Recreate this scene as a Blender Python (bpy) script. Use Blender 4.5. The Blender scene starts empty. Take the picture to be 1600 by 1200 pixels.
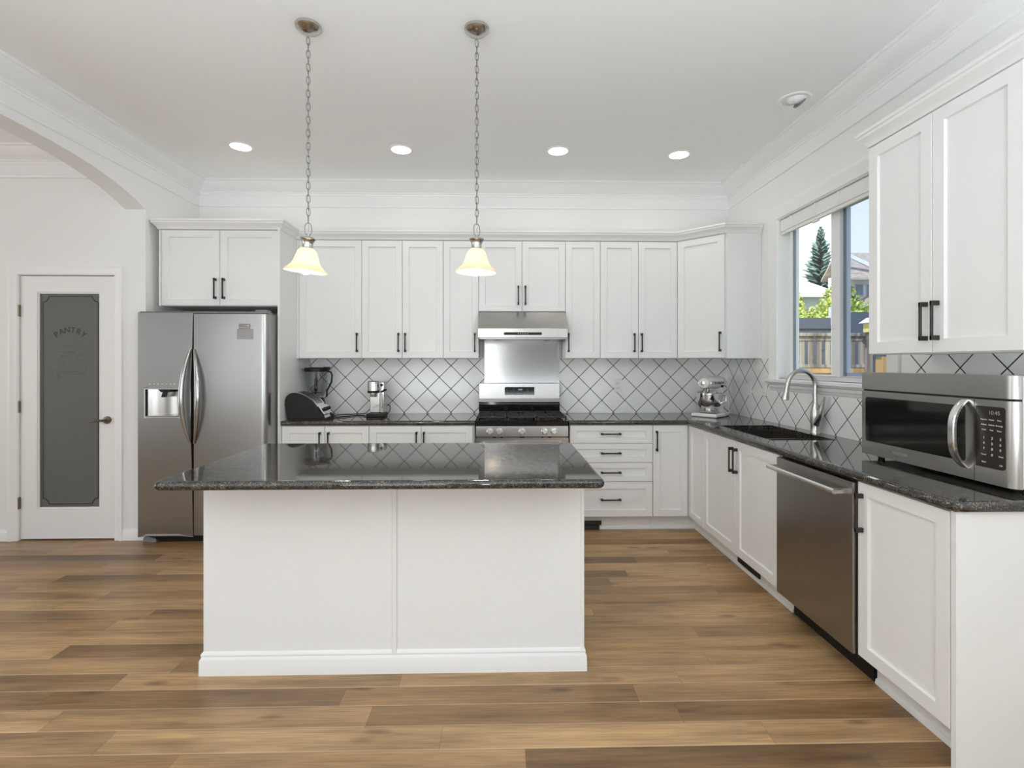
import bpy, bmesh, math, random
from mathutils import Vector, Matrix
random.seed(7)
S = bpy.context.scene
COL = S.collection
PI = math.pi

# ------------------------------------------------------------------ camera, sky, sun, fill lamps, exposure
cam = bpy.data.cameras.new('camera')
camo = bpy.data.objects.new('camera', cam)
COL.objects.link(camo)
camo.location = (0, 0, 1.3818)
camo.rotation_euler = (PI / 2, 0, -0.0218)
cam.sensor_width = 36
cam.lens = 783.29 * 36 / 1600
cam.shift_y = -32.4 / 1600
cam.clip_start = 0.05
cam.clip_end = 300
S.camera = camo

S.view_settings.view_transform = 'Standard'
S.view_settings.look = 'None'
S.view_settings.gamma = 1
S.view_settings.use_curve_mapping = False
S.view_settings.exposure = 0.0
S.cycles.max_bounces = 12
S.cycles.diffuse_bounces = 6
S.cycles.glossy_bounces = 5
S.cycles.transmission_bounces = 8
S.cycles.transparent_max_bounces = 12
S.cycles.sample_clamp_indirect = 6
S.cycles.caustics_reflective = False
S.cycles.caustics_refractive = False

W = bpy.data.worlds.new('sky')
S.world = W
W.use_nodes = True
wn = W.node_tree.nodes
wl = W.node_tree.links
wn.clear()
wo = wn.new('ShaderNodeOutputWorld')
wb = wn.new('ShaderNodeBackground')
wt = wn.new('ShaderNodeTexCoord')
wsep = wn.new('ShaderNodeSeparateXYZ')
wr = wn.new('ShaderNodeValToRGB')
wr.color_ramp.elements[0].position = 0.0
wr.color_ramp.elements[0].color = (1.0, 1.0, 1.0, 1)
wr.color_ramp.elements[1].position = 0.75
wr.color_ramp.elements[1].color = (0.32, 0.55, 0.95, 1)
e = wr.color_ramp.elements.new(0.30)
e.color = (0.84, 0.93, 1.0, 1)
e = wr.color_ramp.elements.new(0.16)
e.color = (0.97, 0.99, 1.0, 1)
wl.new(wt.outputs['Generated'], wsep.inputs[0])
wl.new(wsep.outputs['Z'], wr.inputs[0])
wl.new(wr.outputs[0], wb.inputs['Color'])
wb.inputs['Strength'].default_value = 1.5
wl.new(wb.outputs[0], wo.inputs[0])


def lamp(name, kind, loc, rot, energy, color=(1, 1, 1), **kw):
    l = bpy.data.lights.new(name, kind)
    l.energy = energy
    l.color = color
    for k, v in kw.items():
        setattr(l, k, v)
    o = bpy.data.objects.new(name, l)
    o.location = loc
    o.rotation_euler = rot
    COL.objects.link(o)
    return o


sun_dir = Vector((0.55, 0.62, -0.9))
lamp('sun', 'SUN', (0, -10, 20), sun_dir.to_track_quat('-Z', 'Y').to_euler(), 5.5, (1, 0.96, 0.88), angle=0.01)
# area lamps added at unseen openings, standing in for window light
DAY = (0.89, 0.955, 1.0)
for wx, ww, en in ((-1.75, 1.7, 42), (-.25, .13, 12), (-4.9, 2.2, 16)):
    lamp('daylight_fill', 'AREA', (wx, -4.38, 1.5), (PI / 2, 0, 0), en, DAY, shape='RECTANGLE', size=ww, size_y=2.3)
lamp('daylight_fill', 'AREA', (-6.38, 1.4, 1.5), (PI / 2, 0, -PI / 2), 20, DAY, shape='RECTANGLE', size=2.6, size_y=2.2)
lamp('daylight_fill', 'AREA', (2.10, -2.3, 1.3), (PI / 2, 0, PI / 2), 34, DAY, shape='RECTANGLE', size=2.4, size_y=2.0)
# unseen lamp added behind the camera to brighten the ceiling
lamp('ceiling_fill', 'AREA', (-0.2, -0.95, 0.9), (PI, 0, 0), 172, (0.80, 0.915, 1.0), shape='RECTANGLE', size=3.6, size_y=1.6)

# ------------------------------------------------------------------ materials
MATS = {}


def mat(name, color=(0.8, 0.8, 0.8), rough=0.5, metal=0.0, **kw):
    m = bpy.data.materials.new(name)
    m.use_nodes = True
    b = m.node_tree.nodes['Principled BSDF']
    b.inputs['Base Color'].default_value = (*color, 1)
    b.inputs['Roughness'].default_value = rough
    b.inputs['Metallic'].default_value = metal
    for k, v in kw.items():
        b.inputs[k].default_value = v
    MATS[name] = m
    return m


class NT:
    """short-hand for building node trees"""
    def __init__(self, m):
        self.m = m
        self.n = m.node_tree.nodes
        self.l = m.node_tree.links
        self.b = self.n.get('Principled BSDF')

    def new(self, t, **kw):
        x = self.n.new(t)
        for k, v in kw.items():
            setattr(x, k, v)
        return x

    def math(self, op, a, b=None, c=None):
        x = self.n.new('ShaderNodeMath')
        x.operation = op
        for i, v in enumerate((a, b, c)):
            if v is None:
                continue
            if isinstance(v, (int, float)):
                x.inputs[i].default_value = v
            else:
                self.l.new(v, x.inputs[i])
        return x.outputs[0]

    def xyz(self, coord='Object'):
        t = self.n.new('ShaderNodeTexCoord')
        s = self.n.new('ShaderNodeSeparateXYZ')
        self.l.new(t.outputs[coord], s.inputs[0])
        return t.outputs[coord], s.outputs

    def comb(self, x, y, z):
        c = self.n.new('ShaderNodeCombineXYZ')
        for i, v in enumerate((x, y, z)):
            if isinstance(v, (int, float)):
                c.inputs[i].default_value = v
            else:
                self.l.new(v, c.inputs[i])
        return c.outputs[0]

    def noise(self, vec, scale, detail=3, rough=0.5):
        x = self.n.new('ShaderNodeTexNoise')
        x.inputs['Scale'].default_value = scale
        x.inputs['Detail'].default_value = detail
        x.inputs['Roughness'].default_value = rough
        self.l.new(vec, x.inputs['Vector'])
        return x.outputs[0]

    def ramp(self, fac, stops):
        x = self.n.new('ShaderNodeValToRGB')
        cr = x.color_ramp
        cr.elements[0].position, cr.elements[0].color = stops[0][0], (*stops[0][1], 1)
        cr.elements[1].position, cr.elements[1].color = stops[-1][0], (*stops[-1][1], 1)
        for p, c in stops[1:-1]:
            q = cr.elements.new(p)
            q.color = (*c, 1)
        self.l.new(fac, x.inputs[0])
        return x.outputs[0]

    def mix(self, fac, a, b, kind='MIX'):
        x = self.n.new('ShaderNodeMix')
        x.data_type = 'RGBA'
        x.blend_type = kind
        for sock, v in ((x.inputs[0], fac), (x.inputs[6], a), (x.inputs[7], b)):
            if isinstance(v, (int, float)):
                sock.default_value = v
            elif isinstance(v, tuple):
                sock.default_value = (*v, 1)
            else:
                self.l.new(v, sock)
        return x.outputs[2]

    def bump(self, h, strength=0.2, dist=0.002):
        x = self.n.new('ShaderNodeBump')
        x.inputs['Strength'].default_value = strength
        x.inputs['Distance'].default_value = dist
        self.l.new(h, x.inputs['Height'])
        self.l.new(x.outputs[0], self.b.inputs['Normal'])


def painted(name, color, rough, scale=60, strength=0.03):
    m = mat(name, color, rough)
    t = NT(m)
    v, _ = t.xyz()
    n = t.noise(v, scale, 2)
    t.bump(n, strength, 0.001)
    t.l.new(t.math('MULTIPLY_ADD', n, 0.08, rough - 0.04), t.b.inputs['Roughness'])
    return m


painted('wall_paint', (0.81, 0.81, 0.80), 0.6)
painted('ceiling_paint', (0.90, 0.90, 0.90), 0.8)
painted('wall_greige', (0.30, 0.295, 0.285), 0.6)
painted('trim_paint', (0.84, 0.84, 0.835), 0.38, 20)
painted('cabinet_paint', (0.79, 0.79, 0.785), 0.36, 25)
painted('door_paint', (0.80, 0.80, 0.79), 0.4, 20)
painted('plastic_white', (0.80, 0.80, 0.78), 0.35, 40)
painted('enamel_white', (0.82, 0.81, 0.78), 0.15, 5, 0.005)
painted('black_metal', (0.022, 0.020, 0.018), 0.42, 80)
painted('black_plastic', (0.013, 0.011, 0.010), 0.45, 60)
MATS['black_plastic'].node_tree.nodes['Principled BSDF'].inputs['Specular IOR Level'].default_value = 0.3
painted('cast_iron', (0.022, 0.022, 0.023), 0.5, 120, 0.15)
painted('gap_shade', (0.008, 0.008, 0.008), 0.8)  # near-black standing in for the shade inside gaps and slots
painted('brass_dark', (0.20, 0.17, 0.12), 0.3)
MATS['brass_dark'].node_tree.nodes['Principled BSDF'].inputs['Metallic'].default_value = 1
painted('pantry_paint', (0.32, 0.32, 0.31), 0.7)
mat('black_glass', (0.010, 0.009, 0.008), 0.06)
mat('panel_brown', (0.022, 0.016, 0.012), 0.25)
mat('chain_metal', (0.26, 0.255, 0.245), 0.3, 1.0)
mat('ink', (0.02, 0.02, 0.02), 0.5)
mat('ink_white', (0.75, 0.75, 0.72), 0.5)
mat('ink_grey', (0.30, 0.30, 0.29), 0.5)


def steel(name, color, rough, axis, streak=0.008):
    """brushed metal: fine streaks running along one axis"""
    m = mat(name, color, rough, 1.0)
    t = NT(m)
    v, s = t.xyz()
    sc = {'X': (3, 260, 260), 'Y': (260, 3, 260), 'Z': (260, 260, 3)}[axis]
    c = t.comb(t.math('MULTIPLY', s[0], sc[0]), t.math('MULTIPLY', s[1], sc[1]), t.math('MULTIPLY', s[2], sc[2]))
    n = t.noise(c, 1.0, 3)
    t.l.new(t.math('MULTIPLY_ADD', n, streak, rough - streak / 2), t.b.inputs['Roughness'])
    t.b.inputs['Anisotropic'].default_value = 0.5
    return m


steel('steel', (0.47, 0.46, 0.445), 0.26, 'X')
steel('steel_vertical', (0.40, 0.395, 0.385), 0.15, 'Z')
MATS['steel_vertical'].node_tree.nodes['Principled BSDF'].inputs['Anisotropic'].default_value = 0
steel('steel_bright', (0.78, 0.78, 0.77), 0.22, 'Z')
steel('steel_dark', (0.30, 0.29, 0.275), 0.30, 'X')
steel('steel_fridge', (0.36, 0.358, 0.352), 0.27, 'X')
steel('steel_dishwasher', (0.36, 0.34, 0.32), 0.30, 'Y')
steel('nickel', (0.55, 0.54, 0.52), 0.24, 'Z', 0.05)
painted('sink_composite', (0.035, 0.028, 0.024), 0.3)
mat('chrome', (0.75, 0.75, 0.74), 0.10, 1.0)
painted('grey_plastic', (0.22, 0.22, 0.22), 0.4)
painted('screen_grey', (0.20, 0.23, 0.28), 0.4)
painted('grey_side', (0.33, 0.33, 0.33), 0.45)


def floor_material():
    m = mat('floor_planks', (0.4, 0.27, 0.16), 0.33)
    t = NT(m)
    v, s = t.xyz()
    W_, L_ = 0.118, 1.22
    ry = t.math('DIVIDE', t.math('ADD', s[1], 20.035), W_)
    row = t.math('FLOOR', ry)
    fy = t.math('FRACT', ry)
    wn1 = t.new('ShaderNodeTexWhiteNoise', noise_dimensions='1D')
    t.l.new(row, wn1.inputs['W'])
    rx = t.math('ADD', t.math('DIVIDE', t.math('ADD', s[0], 30.0), L_), t.math('MULTIPLY', wn1.outputs['Value'], 7.3))
    colm = t.math('FLOOR', rx)
    fx = t.math('FRACT', rx)
    wn2 = t.new('ShaderNodeTexWhiteNoise', noise_dimensions='2D')
    t.l.new(t.comb(row, colm, 0), wn2.inputs['Vector'])
    rnd = wn2.outputs['Value']
    wn3 = t.new('ShaderNodeTexWhiteNoise', noise_dimensions='2D')
    t.l.new(t.comb(colm, t.math('ADD', row, 31.7), 0), wn3.inputs['Vector'])
    rnd2 = wn3.outputs['Value']
    base = t.ramp(rnd, [(0.0, (0.200, 0.114, 0.050)), (0.14, (0.284, 0.166, 0.077)), (0.5, (0.388, 0.238, 0.115)),
                        (1.0, (0.480, 0.308, 0.157))])
    # broad grain, stretched along the plank and shifted per plank
    off = t.math('MULTIPLY', rnd2, 40.0)
    gv = t.comb(t.math('MULTIPLY_ADD', s[0], 1.3, off), t.math('MULTIPLY', s[1], 17.0), off)
    g = t.noise(gv, 1.0, 5, 0.62)
    gcol = t.ramp(g, [(0.26, (0.46, 0.41, 0.36)), (0.42, (0.82, 0.79, 0.76)), (0.58, (1.06, 1.05, 1.03)), (0.75, (1.28, 1.25, 1.20))])
    c1 = t.mix(0.85, base, gcol, 'MULTIPLY')
    fv = t.comb(t.math('MULTIPLY_ADD', s[0], 6.0, off), t.math('MULTIPLY', s[1], 160.0), off)
    fg = t.noise(fv, 1.0, 2)
    c2 = t.mix(0.85, c1, t.ramp(fg, [(0.3, (0.76, 0.74, 0.72)), (0.7, (1.16, 1.16, 1.15))]), 'MULTIPLY')
    bv = t.comb(t.math('MULTIPLY_ADD', s[0], 1.1, off), t.math('MULTIPLY', s[1], 5.0), off)
    c2 = t.mix(0.8, c2, t.ramp(t.noise(bv, 1.0, 3, 0.6), [(0.30, (0.55, 0.53, 0.51)), (0.5, (1.0, 1.0, 1.0)), (0.7, (1.22, 1.20, 1.17))]), 'MULTIPLY')
    # knots
    kv = t.comb(t.math('MULTIPLY_ADD', s[0], 2.6, off), t.math('MULTIPLY', s[1], 8.0), off)
    vo = t.new('ShaderNodeTexVoronoi')
    vo.inputs['Scale'].default_value = 1.0
    t.l.new(kv, vo.inputs['Vector'])
    k = t.ramp(vo.outputs['Distance'], [(0.03, (0.34, 0.28, 0.22)), (0.18, (1, 1, 1))])
    c3 = t.mix(0.75, c2, k, 'MULTIPLY')
    # bevelled seams: a dark hairline and a pale bevel highlight painted beside it
    ex = t.math('MINIMUM', fx, t.math('SUBTRACT', 1.0, fx))
    ey = t.math('MINIMUM', fy, t.math('SUBTRACT', 1.0, fy))
    sx = t.math('LESS_THAN', t.math('MULTIPLY', ex, L_), 0.0012)
    sy = t.math('LESS_THAN', t.math('MULTIPLY', ey, W_), 0.0012)
    seam = t.math('MAXIMUM', sx, sy)
    c4 = t.mix(t.math('MULTIPLY', seam, 0.42), c3, (0.10, 0.06, 0.035))
    pale = t.math('MULTIPLY', t.math('LESS_THAN', fy, 0.06), t.math('SUBTRACT', 1.0, seam))
    c5 = t.mix(t.math('MULTIPLY', pale, 0.28), c4, (0.80, 0.62, 0.43))
    t.l.new(c5, t.b.inputs['Base Color'])
    t.l.new(t.math('MULTIPLY_ADD', g, 0.18, 0.27), t.b.inputs['Roughness'])
    t.bump(t.math('SUBTRACT', t.math('MULTIPLY', fg, 0.25), seam), 0.2, 0.0012)


floor_material()


def granite_material():
    m = mat('granite', (0.05, 0.048, 0.045), 0.09)
    t = NT(m)
    v, s = t.xyz()
    n1 = t.noise(v, 190, 4, 0.6)
    n2 = t.noise(v, 38, 4, 0.6)
    n3 = t.noise(v, 7, 3)
    a = t.ramp(n1, [(0.38, (0.012, 0.012, 0.012)), (0.52, (0.045, 0.042, 0.038)), (0.66, (0.16, 0.145, 0.125))])
    b = t.ramp(n2, [(0.35, (0.45, 0.45, 0.46)), (0.55, (1, 1, 1)), (0.72, (1.9, 1.75, 1.55))])
    c = t.mix(1.0, a, b, 'MULTIPLY')
    d = t.mix(0.5, c, t.ramp(n3, [(0.3, (0.6, 0.6, 0.62)), (0.7, (1.3, 1.25, 1.18))]), 'MULTIPLY')
    t.l.new(d, t.b.inputs['Base Color'])
    t.b.inputs['Specular IOR Level'].default_value = 0.75
    t.l.new(t.math('MULTIPLY_ADD', n2, 0.04, 0.02), t.b.inputs['Roughness'])


granite_material()


def tile_material(name, axis, u0, z0):
    """square white tiles set on the diagonal with black grout; (u0, z0) is a crossing, in the object's own coordinates"""
    m = mat(name, (0.8, 0.8, 0.78), 0.12)
    t = NT(m)
    v, s = t.xyz()
    half = 0.1083
    u = t.math('DIVIDE', t.math('SUBTRACT', s[axis], u0), half)
    w = t.math('DIVIDE', t.math('SUBTRACT', s[2], z0), half)
    p = t.math('DIVIDE', t.math('ADD', u, w), 2.0)
    q = t.math('DIVIDE', t.math('SUBTRACT', u, w), 2.0)
    dp = t.math('ABSOLUTE', t.math('SUBTRACT', p, t.math('ROUND', p)))
    dq = t.math('ABSOLUTE', t.math('SUBTRACT', q, t.math('ROUND', q)))
    d = t.math('MINIMUM', dp, dq)
    g = t.math('LESS_THAN', d, 0.018)
    wn_ = t.new('ShaderNodeTexWhiteNoise', noise_dimensions='2D')
    t.l.new(t.comb(t.math('FLOOR', p), t.math('FLOOR', q), 0), wn_.inputs['Vector'])
    c = t.mix(wn_.outputs['Value'], (0.86, 0.86, 0.85), (0.89, 0.89, 0.885))
    t.l.new(t.mix(g, c, (0.018, 0.016, 0.015)), t.b.inputs['Base Color'])
    t.l.new(t.math('MULTIPLY_ADD', g, 0.6, 0.13), t.b.inputs['Roughness'])
    mr = t.new('ShaderNodeMapRange')
    mr.inputs[1].default_value, mr.inputs[2].default_value = 0.0, 0.03
    t.l.new(d, mr.inputs[0])
    t.bump(mr.outputs[0], 0.35, 0.0015)
    return m


def glass_mat(name, tint, refl=0.9, rough=0.0):
    """thin pane: straight-through view plus a Fresnel reflection"""
    m = bpy.data.materials.new(name)
    m.use_nodes = True
    n, l = m.node_tree.nodes, m.node_tree.links
    n.clear()
    o = n.new('ShaderNodeOutputMaterial')
    mx = n.new('ShaderNodeMixShader')
    tr = n.new('ShaderNodeBsdfTransparent')
    gl = n.new('ShaderNodeBsdfGlossy')
    fr = n.new('ShaderNodeLayerWeight')
    fr.inputs[0].default_value = 0.5
    pw = n.new('ShaderNodeMath')
    pw.operation = 'POWER'
    pw.inputs[1].default_value = 5
    mu = n.new('ShaderNodeMath')
    mu.operation = 'MULTIPLY_ADD'
    mu.inputs[1].default_value = refl * 0.9
    mu.inputs[2].default_value = refl * 0.03
    tr.inputs[0].default_value = (*tint, 1)
    gl.inputs['Roughness'].default_value = rough
    l.new(fr.outputs['Facing'], pw.inputs[0])
    l.new(pw.outputs[0], mu.inputs[0])
    l.new(mu.outputs[0], mx.inputs[0])
    l.new(tr.outputs[0], mx.inputs[1])
    l.new(gl.outputs[0], mx.inputs[2])
    l.new(mx.outputs[0], o.inputs[0])
    MATS[name] = m


glass_mat('window_glass', (0.97, 0.985, 0.98))
glass_mat('jug_plastic', (0.87, 0.875, 0.885), 1.6, 0.05)
glass_mat('screen_mesh', (0.80, 0.83, 0.90), 0.0, 0.5)
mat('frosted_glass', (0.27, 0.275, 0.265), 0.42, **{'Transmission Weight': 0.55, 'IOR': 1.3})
mat('clear_etching', (0.035, 0.035, 0.03), 0.55)
mat('faint_etching', (0.115, 0.115, 0.11), 0.6)


def glow(name, color, strength):
    m = bpy.data.materials.new(name)
    m.use_nodes = True
    n, l = m.node_tree.nodes, m.node_tree.links
    n.clear()
    o = n.new('ShaderNodeOutputMaterial')
    e_ = n.new('ShaderNodeEmission')
    e_.inputs[0].default_value = (*color, 1)
    e_.inputs[1].default_value = strength
    l.new(e_.outputs[0], o.inputs[0])
    MATS[name] = m


glow('led_disc', (1.0, 0.96, 0.88), 7)
glow('bulb', (1.0, 0.92, 0.76), 20)
glow('digits', (0.85, 0.95, 1.0), 0.9)


def shade_material():
    m = bpy.data.materials.new('shade_glass')
    m.use_nodes = True
    n, l = m.node_tree.nodes, m.node_tree.links
    n.clear()
    o = n.new('ShaderNodeOutputMaterial')
    mx = n.new('ShaderNodeMixShader')
    mx2 = n.new('ShaderNodeMixShader')
    tl = n.new('ShaderNodeBsdfTranslucent')
    df = n.new('ShaderNodeBsdfDiffuse')
    gl = n.new('ShaderNodeBsdfGlossy')
    tc = n.new('ShaderNodeTexCoord')
    no = n.new('ShaderNodeTexNoise')
    no.inputs['Scale'].default_value = 9
    cr = n.new('ShaderNodeValToRGB')
    cr.color_ramp.elements[0].position = 0.35
    cr.color_ramp.elements[0].color = (1.0, 0.80, 0.56, 1)
    cr.color_ramp.elements[1].position = 0.65
    cr.color_ramp.elements[1].color = (1.0, 0.92, 0.77, 1)
    l.new(tc.outputs['Object'], no.inputs['Vector'])
    l.new(no.outputs[0], cr.inputs[0])
    l.new(cr.outputs[0], tl.inputs[0])
    df.inputs[0].default_value = (0.85, 0.78, 0.64, 1)
    gl.inputs['Roughness'].default_value = 0.15
    mx.inputs[0].default_value = 0.45
    mx2.inputs[0].default_value = 0.05
    l.new(tl.outputs[0], mx.inputs[1])
    l.new(df.outputs[0], mx.inputs[2])
    l.new(mx.outputs[0], mx2.inputs[1])
    l.new(gl.outputs[0], mx2.inputs[2])
    l.new(mx2.outputs[0], o.inputs[0])
    MATS['shade_glass'] = m


shade_material()


def wood_mat(name, ca, cb, plank):
    m = mat(name, ca, 0.7)
    t = NT(m)
    v, s = t.xyz()
    w = t.new('ShaderNodeTexWhiteNoise', noise_dimensions='1D')
    t.l.new(t.math('FLOOR', t.math('DIVIDE', s[0], plank)), w.inputs['W'])
    g = t.noise(t.comb(t.math('MULTIPLY', s[0], 30), s[1], t.math('MULTIPLY', s[2], 2.5)), 1.0, 3)
    f = t.math('ADD', t.math('MULTIPLY', w.outputs['Value'], 0.6), t.math('MULTIPLY', g, 0.5))
    t.l.new(t.ramp(f, [(0.1, ca), (0.9, cb)]), t.b.inputs['Base Color'])


wood_mat('fence_cedar', (0.42, 0.22, 0.08), (0.66, 0.42, 0.18), 0.15)
wood_mat('fence_weathered', (0.10, 0.06, 0.04), (0.46, 0.40, 0.34), 0.05)
wood_mat('fence_slate', (0.075, 0.085, 0.115), (0.095, 0.105, 0.14), 2.0)


def speck_mat(name, a, b, scale, rough=0.7):
    m = mat(name, a, rough)
    t = NT(m)
    v, s = t.xyz()
    t.l.new(t.ramp(t.noise(v, scale, 3), [(0.35, a), (0.65, b)]), t.b.inputs['Base Color'])
    return m


speck_mat('hedge_leaf', (0.16, 0.24, 0.03), (0.66, 0.70, 0.16), 3.5)
speck_mat('spruce_needle', (0.10, 0.17, 0.15), (0.30, 0.42, 0.36), 1.5)
speck_mat('bark', (0.10, 0.07, 0.05), (0.18, 0.13, 0.09), 6)
speck_mat('lawn', (0.10, 0.16, 0.04), (0.18, 0.24, 0.07), 3)
speck_mat('roof_brown', (0.40, 0.32, 0.26), (0.52, 0.43, 0.36), 5)
speck_mat('roof_pale', (0.74, 0.73, 0.71), (0.82, 0.81, 0.80), 4)
speck_mat('siding_white', (0.78, 0.78, 0.80), (0.84, 0.84, 0.85), 2)
speck_mat('siding_grey', (0.50, 0.54, 0.62), (0.56, 0.60, 0.68), 2)
speck_mat('pane_dark', (0.20, 0.25, 0.33), (0.30, 0.36, 0.45), 1)
speck_mat('birdhouse_yellow', (0.85, 0.72, 0.22), (0.92, 0.80, 0.30), 4)


# ------------------------------------------------------------------ mesh helpers
class MB:
    def __init__(self):
        self.bm = bmesh.new()
        self.wn = False

    def _bevel(self, vs, w, seg, pick=None):
        self.wn = True
        es = {e_ for v in vs for e_ in v.link_edges}
        if pick:
            es = [e_ for e_ in es if pick((e_.verts[0].co + e_.verts[1].co) / 2, (e_.verts[1].co - e_.verts[0].co).normalized())]
        bmesh.ops.bevel(self.bm, geom=list(es), offset=w, segments=seg, profile=0.5, affect='EDGES')

    def box(self, x0, x1, y0, y1, z0, z1, bev=0, seg=2, pick=None):
        vs = [self.bm.verts.new((x, y, z)) for z in (z0, z1) for y in (y0, y1) for x in (x0, x1)]
        for f in ((0, 2, 3, 1), (4, 5, 7, 6), (0, 1, 5, 4), (1, 3, 7, 5), (3, 2, 6, 7), (2, 0, 4, 6)):
            self.bm.faces.new([vs[i] for i in f])
        if bev:
            self._bevel(vs, bev, seg, pick)
        return self

    def prism(self, pts, axis, a, b, bev=0, seg=2):
        """polygon extruded along an axis; pts are the two other coordinates in order"""
        def P(u, v, w):
            return {'X': (w, u, v), 'Y': (u, w, v), 'Z': (u, v, w)}[axis]
        lo = [self.bm.verts.new(P(u, v, a)) for u, v in pts]
        hi = [self.bm.verts.new(P(u, v, b)) for u, v in pts]
        n = len(pts)
        self.bm.faces.new(lo)
        self.bm.faces.new(hi[::-1])
        for i in range(n):
            j = (i + 1) % n
            self.bm.faces.new([lo[j], lo[i], hi[i], hi[j]])
        if bev:
            self._bevel(lo + hi, bev, seg)
        return self

    def cyl(self, p0, p1, r0, r1=None, seg=24, caps=True):
        r1 = r0 if r1 is None else r1
        p0, p1 = Vector(p0), Vector(p1)
        q = (p1 - p0).to_track_quat('Z', 'Y')
        ra, rb = [], []
        for i in range(seg):
            a = 2 * PI * i / seg
            d = q @ Vector((math.cos(a), math.sin(a), 0))
            ra.append(self.bm.verts.new(p0 + d * r0))
            rb.append(self.bm.verts.new(p1 + d * r1))
        for i in range(seg):
            j = (i + 1) % seg
            self.bm.faces.new([ra[i], ra[j], rb[j], rb[i]])
        if caps:
            self.bm.faces.new(ra[::-1])
            self.bm.faces.new(rb)
        return self

    def lathe(self, prof, c=(0, 0, 0), seg=32, axis='Z'):
        c = Vector(c)
        rings = []
        for r, h in prof:
            ring = []
            if r < 1e-6:
                ring = [self.bm.verts.new(c + self._ax(axis, 0, 0, h))]
            else:
                for i in range(seg):
                    a = 2 * PI * i / seg
                    ring.append(self.bm.verts.new(c + self._ax(axis, r * math.cos(a), r * math.sin(a), h)))
            rings.append(ring)
        for A, B in zip(rings, rings[1:]):
            for i in range(seg):
                j = (i + 1) % seg
                if len(A) == 1 and len(B) == 1:
                    continue
                if len(A) == 1:
                    self.bm.faces.new([A[0], B[i], B[j]])
                elif len(B) == 1:
                    self.bm.faces.new([A[i], A[j], B[0]])
                else:
                    self.bm.faces.new([A[i], A[j], B[j], B[i]])
        return self

    @staticmethod
    def _ax(axis, u, v, h):
        return Vector({'Z': (u, v, h), 'Y': (u, h, v), 'X': (h, u, v)}[axis])

    def tube(self, pts, r, seg=10, closed=False, caps=True):
        pts = [Vector(p) for p in pts]
        n = len(pts)
        rad = r if isinstance(r, (list, tuple)) else [r] * n
        rings = []
        up = Vector((0.123, 0.31, 0.94)).normalized()
        prev = None
        for i, p in enumerate(pts):
            if closed:
                d = pts[(i + 1) % n] - pts[i - 1]
            else:
                d = pts[min(i + 1, n - 1)] - pts[max(i - 1, 0)]
            d.normalize()
            s = prev - d * prev.dot(d) if prev is not None else up.cross(d)
            s.normalize()
            prev = s
            t = d.cross(s)
            rings.append([self.bm.verts.new(p + (s * math.cos(2 * PI * k / seg) + t * math.sin(2 * PI * k / seg)) * rad[i]) for k in range(seg)])
        for i in range(n if closed else n - 1):
            A, B = rings[i], rings[(i + 1) % n]
            for k in range(seg):
                j = (k + 1) % seg
                self.bm.faces.new([A[k], A[j], B[j], B[k]])
        if caps and not closed:
            self.bm.faces.new(rings[0][::-1])
            self.bm.faces.new(rings[-1])
        return self

    def sphere(self, c, r, sx=1, sy=1, sz=1, u=20, v=12):
        bmesh.ops.create_uvsphere(self.bm, u_segments=u, v_segments=v, radius=r,
                                  matrix=Matrix.Translation(c) @ Matrix.Diagonal((sx, sy, sz, 1)))
        return self

    def sweep(self, path, prof):
        """profile (outward offset, height) swept along a path in plan with mitred corners; outward is to the right of travel"""
        P = [Vector(p) for p in path]
        n = len(P)
        rings = []
        for i in range(n):
            ds = []
            if i > 0:
                ds.append((P[i] - P[i - 1]).normalized())
            if i < n - 1:
                ds.append((P[i + 1] - P[i]).normalized())
            ns = [Vector((d.y, -d.x)) for d in ds]
            if len(ns) == 2:
                mvec = (ns[0] + ns[1])
                mvec = mvec / (1 + ns[0].dot(ns[1]))
            else:
                mvec = ns[0]
            rings.append([self.bm.verts.new((P[i].x + mvec.x * o, P[i].y + mvec.y * o, z)) for o, z in prof])
        m = len(prof)
        for A, B in zip(rings, rings[1:]):
            for k in range(m):
                j = (k + 1) % m
                self.bm.faces.new([A[k], B[k], B[j], A[j]])
        self.bm.faces.new(rings[0])
        self.bm.faces.new(rings[-1][::-1])
        return self

    def cells(self, us, vs, keep, axis, a, b, bev=0, seg=3, pick=None):
        """slab made of grid cells (so it can be L-shaped or have an opening), thickness a..b along an axis"""
        def P(u, v, w):
            return {'X': (w, u, v), 'Y': (u, w, v), 'Z': (u, v, w)}[axis]
        vd = {}

        def V(i, j, k):
            if (i, j, k) not in vd:
                vd[i, j, k] = self.bm.verts.new(P(us[i], vs[j], (a, b)[k]))
            return vd[i, j, k]
        nu, nv = len(us) - 1, len(vs) - 1
        K = lambda i, j: 0 <= i < nu and 0 <= j < nv and keep(i, j)
        for i in range(nu):
            for j in range(nv):
                if not K(i, j):
                    continue
                self.bm.faces.new([V(i, j, 0), V(i, j + 1, 0), V(i + 1, j + 1, 0), V(i + 1, j, 0)])
                self.bm.faces.new([V(i, j, 1), V(i + 1, j, 1), V(i + 1, j + 1, 1), V(i, j + 1, 1)])
                for di, dj, (p, q) in ((-1, 0, ((i, j), (i, j + 1))), (1, 0, ((i + 1, j + 1), (i + 1, j))),
                                       (0, -1, ((i + 1, j), (i, j))), (0, 1, ((i, j + 1), (i + 1, j + 1)))):
                    if not K(i + di, j + dj):
                        self.bm.faces.new([V(*p, 0), V(*q, 0), V(*q, 1), V(*p, 1)])
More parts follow.
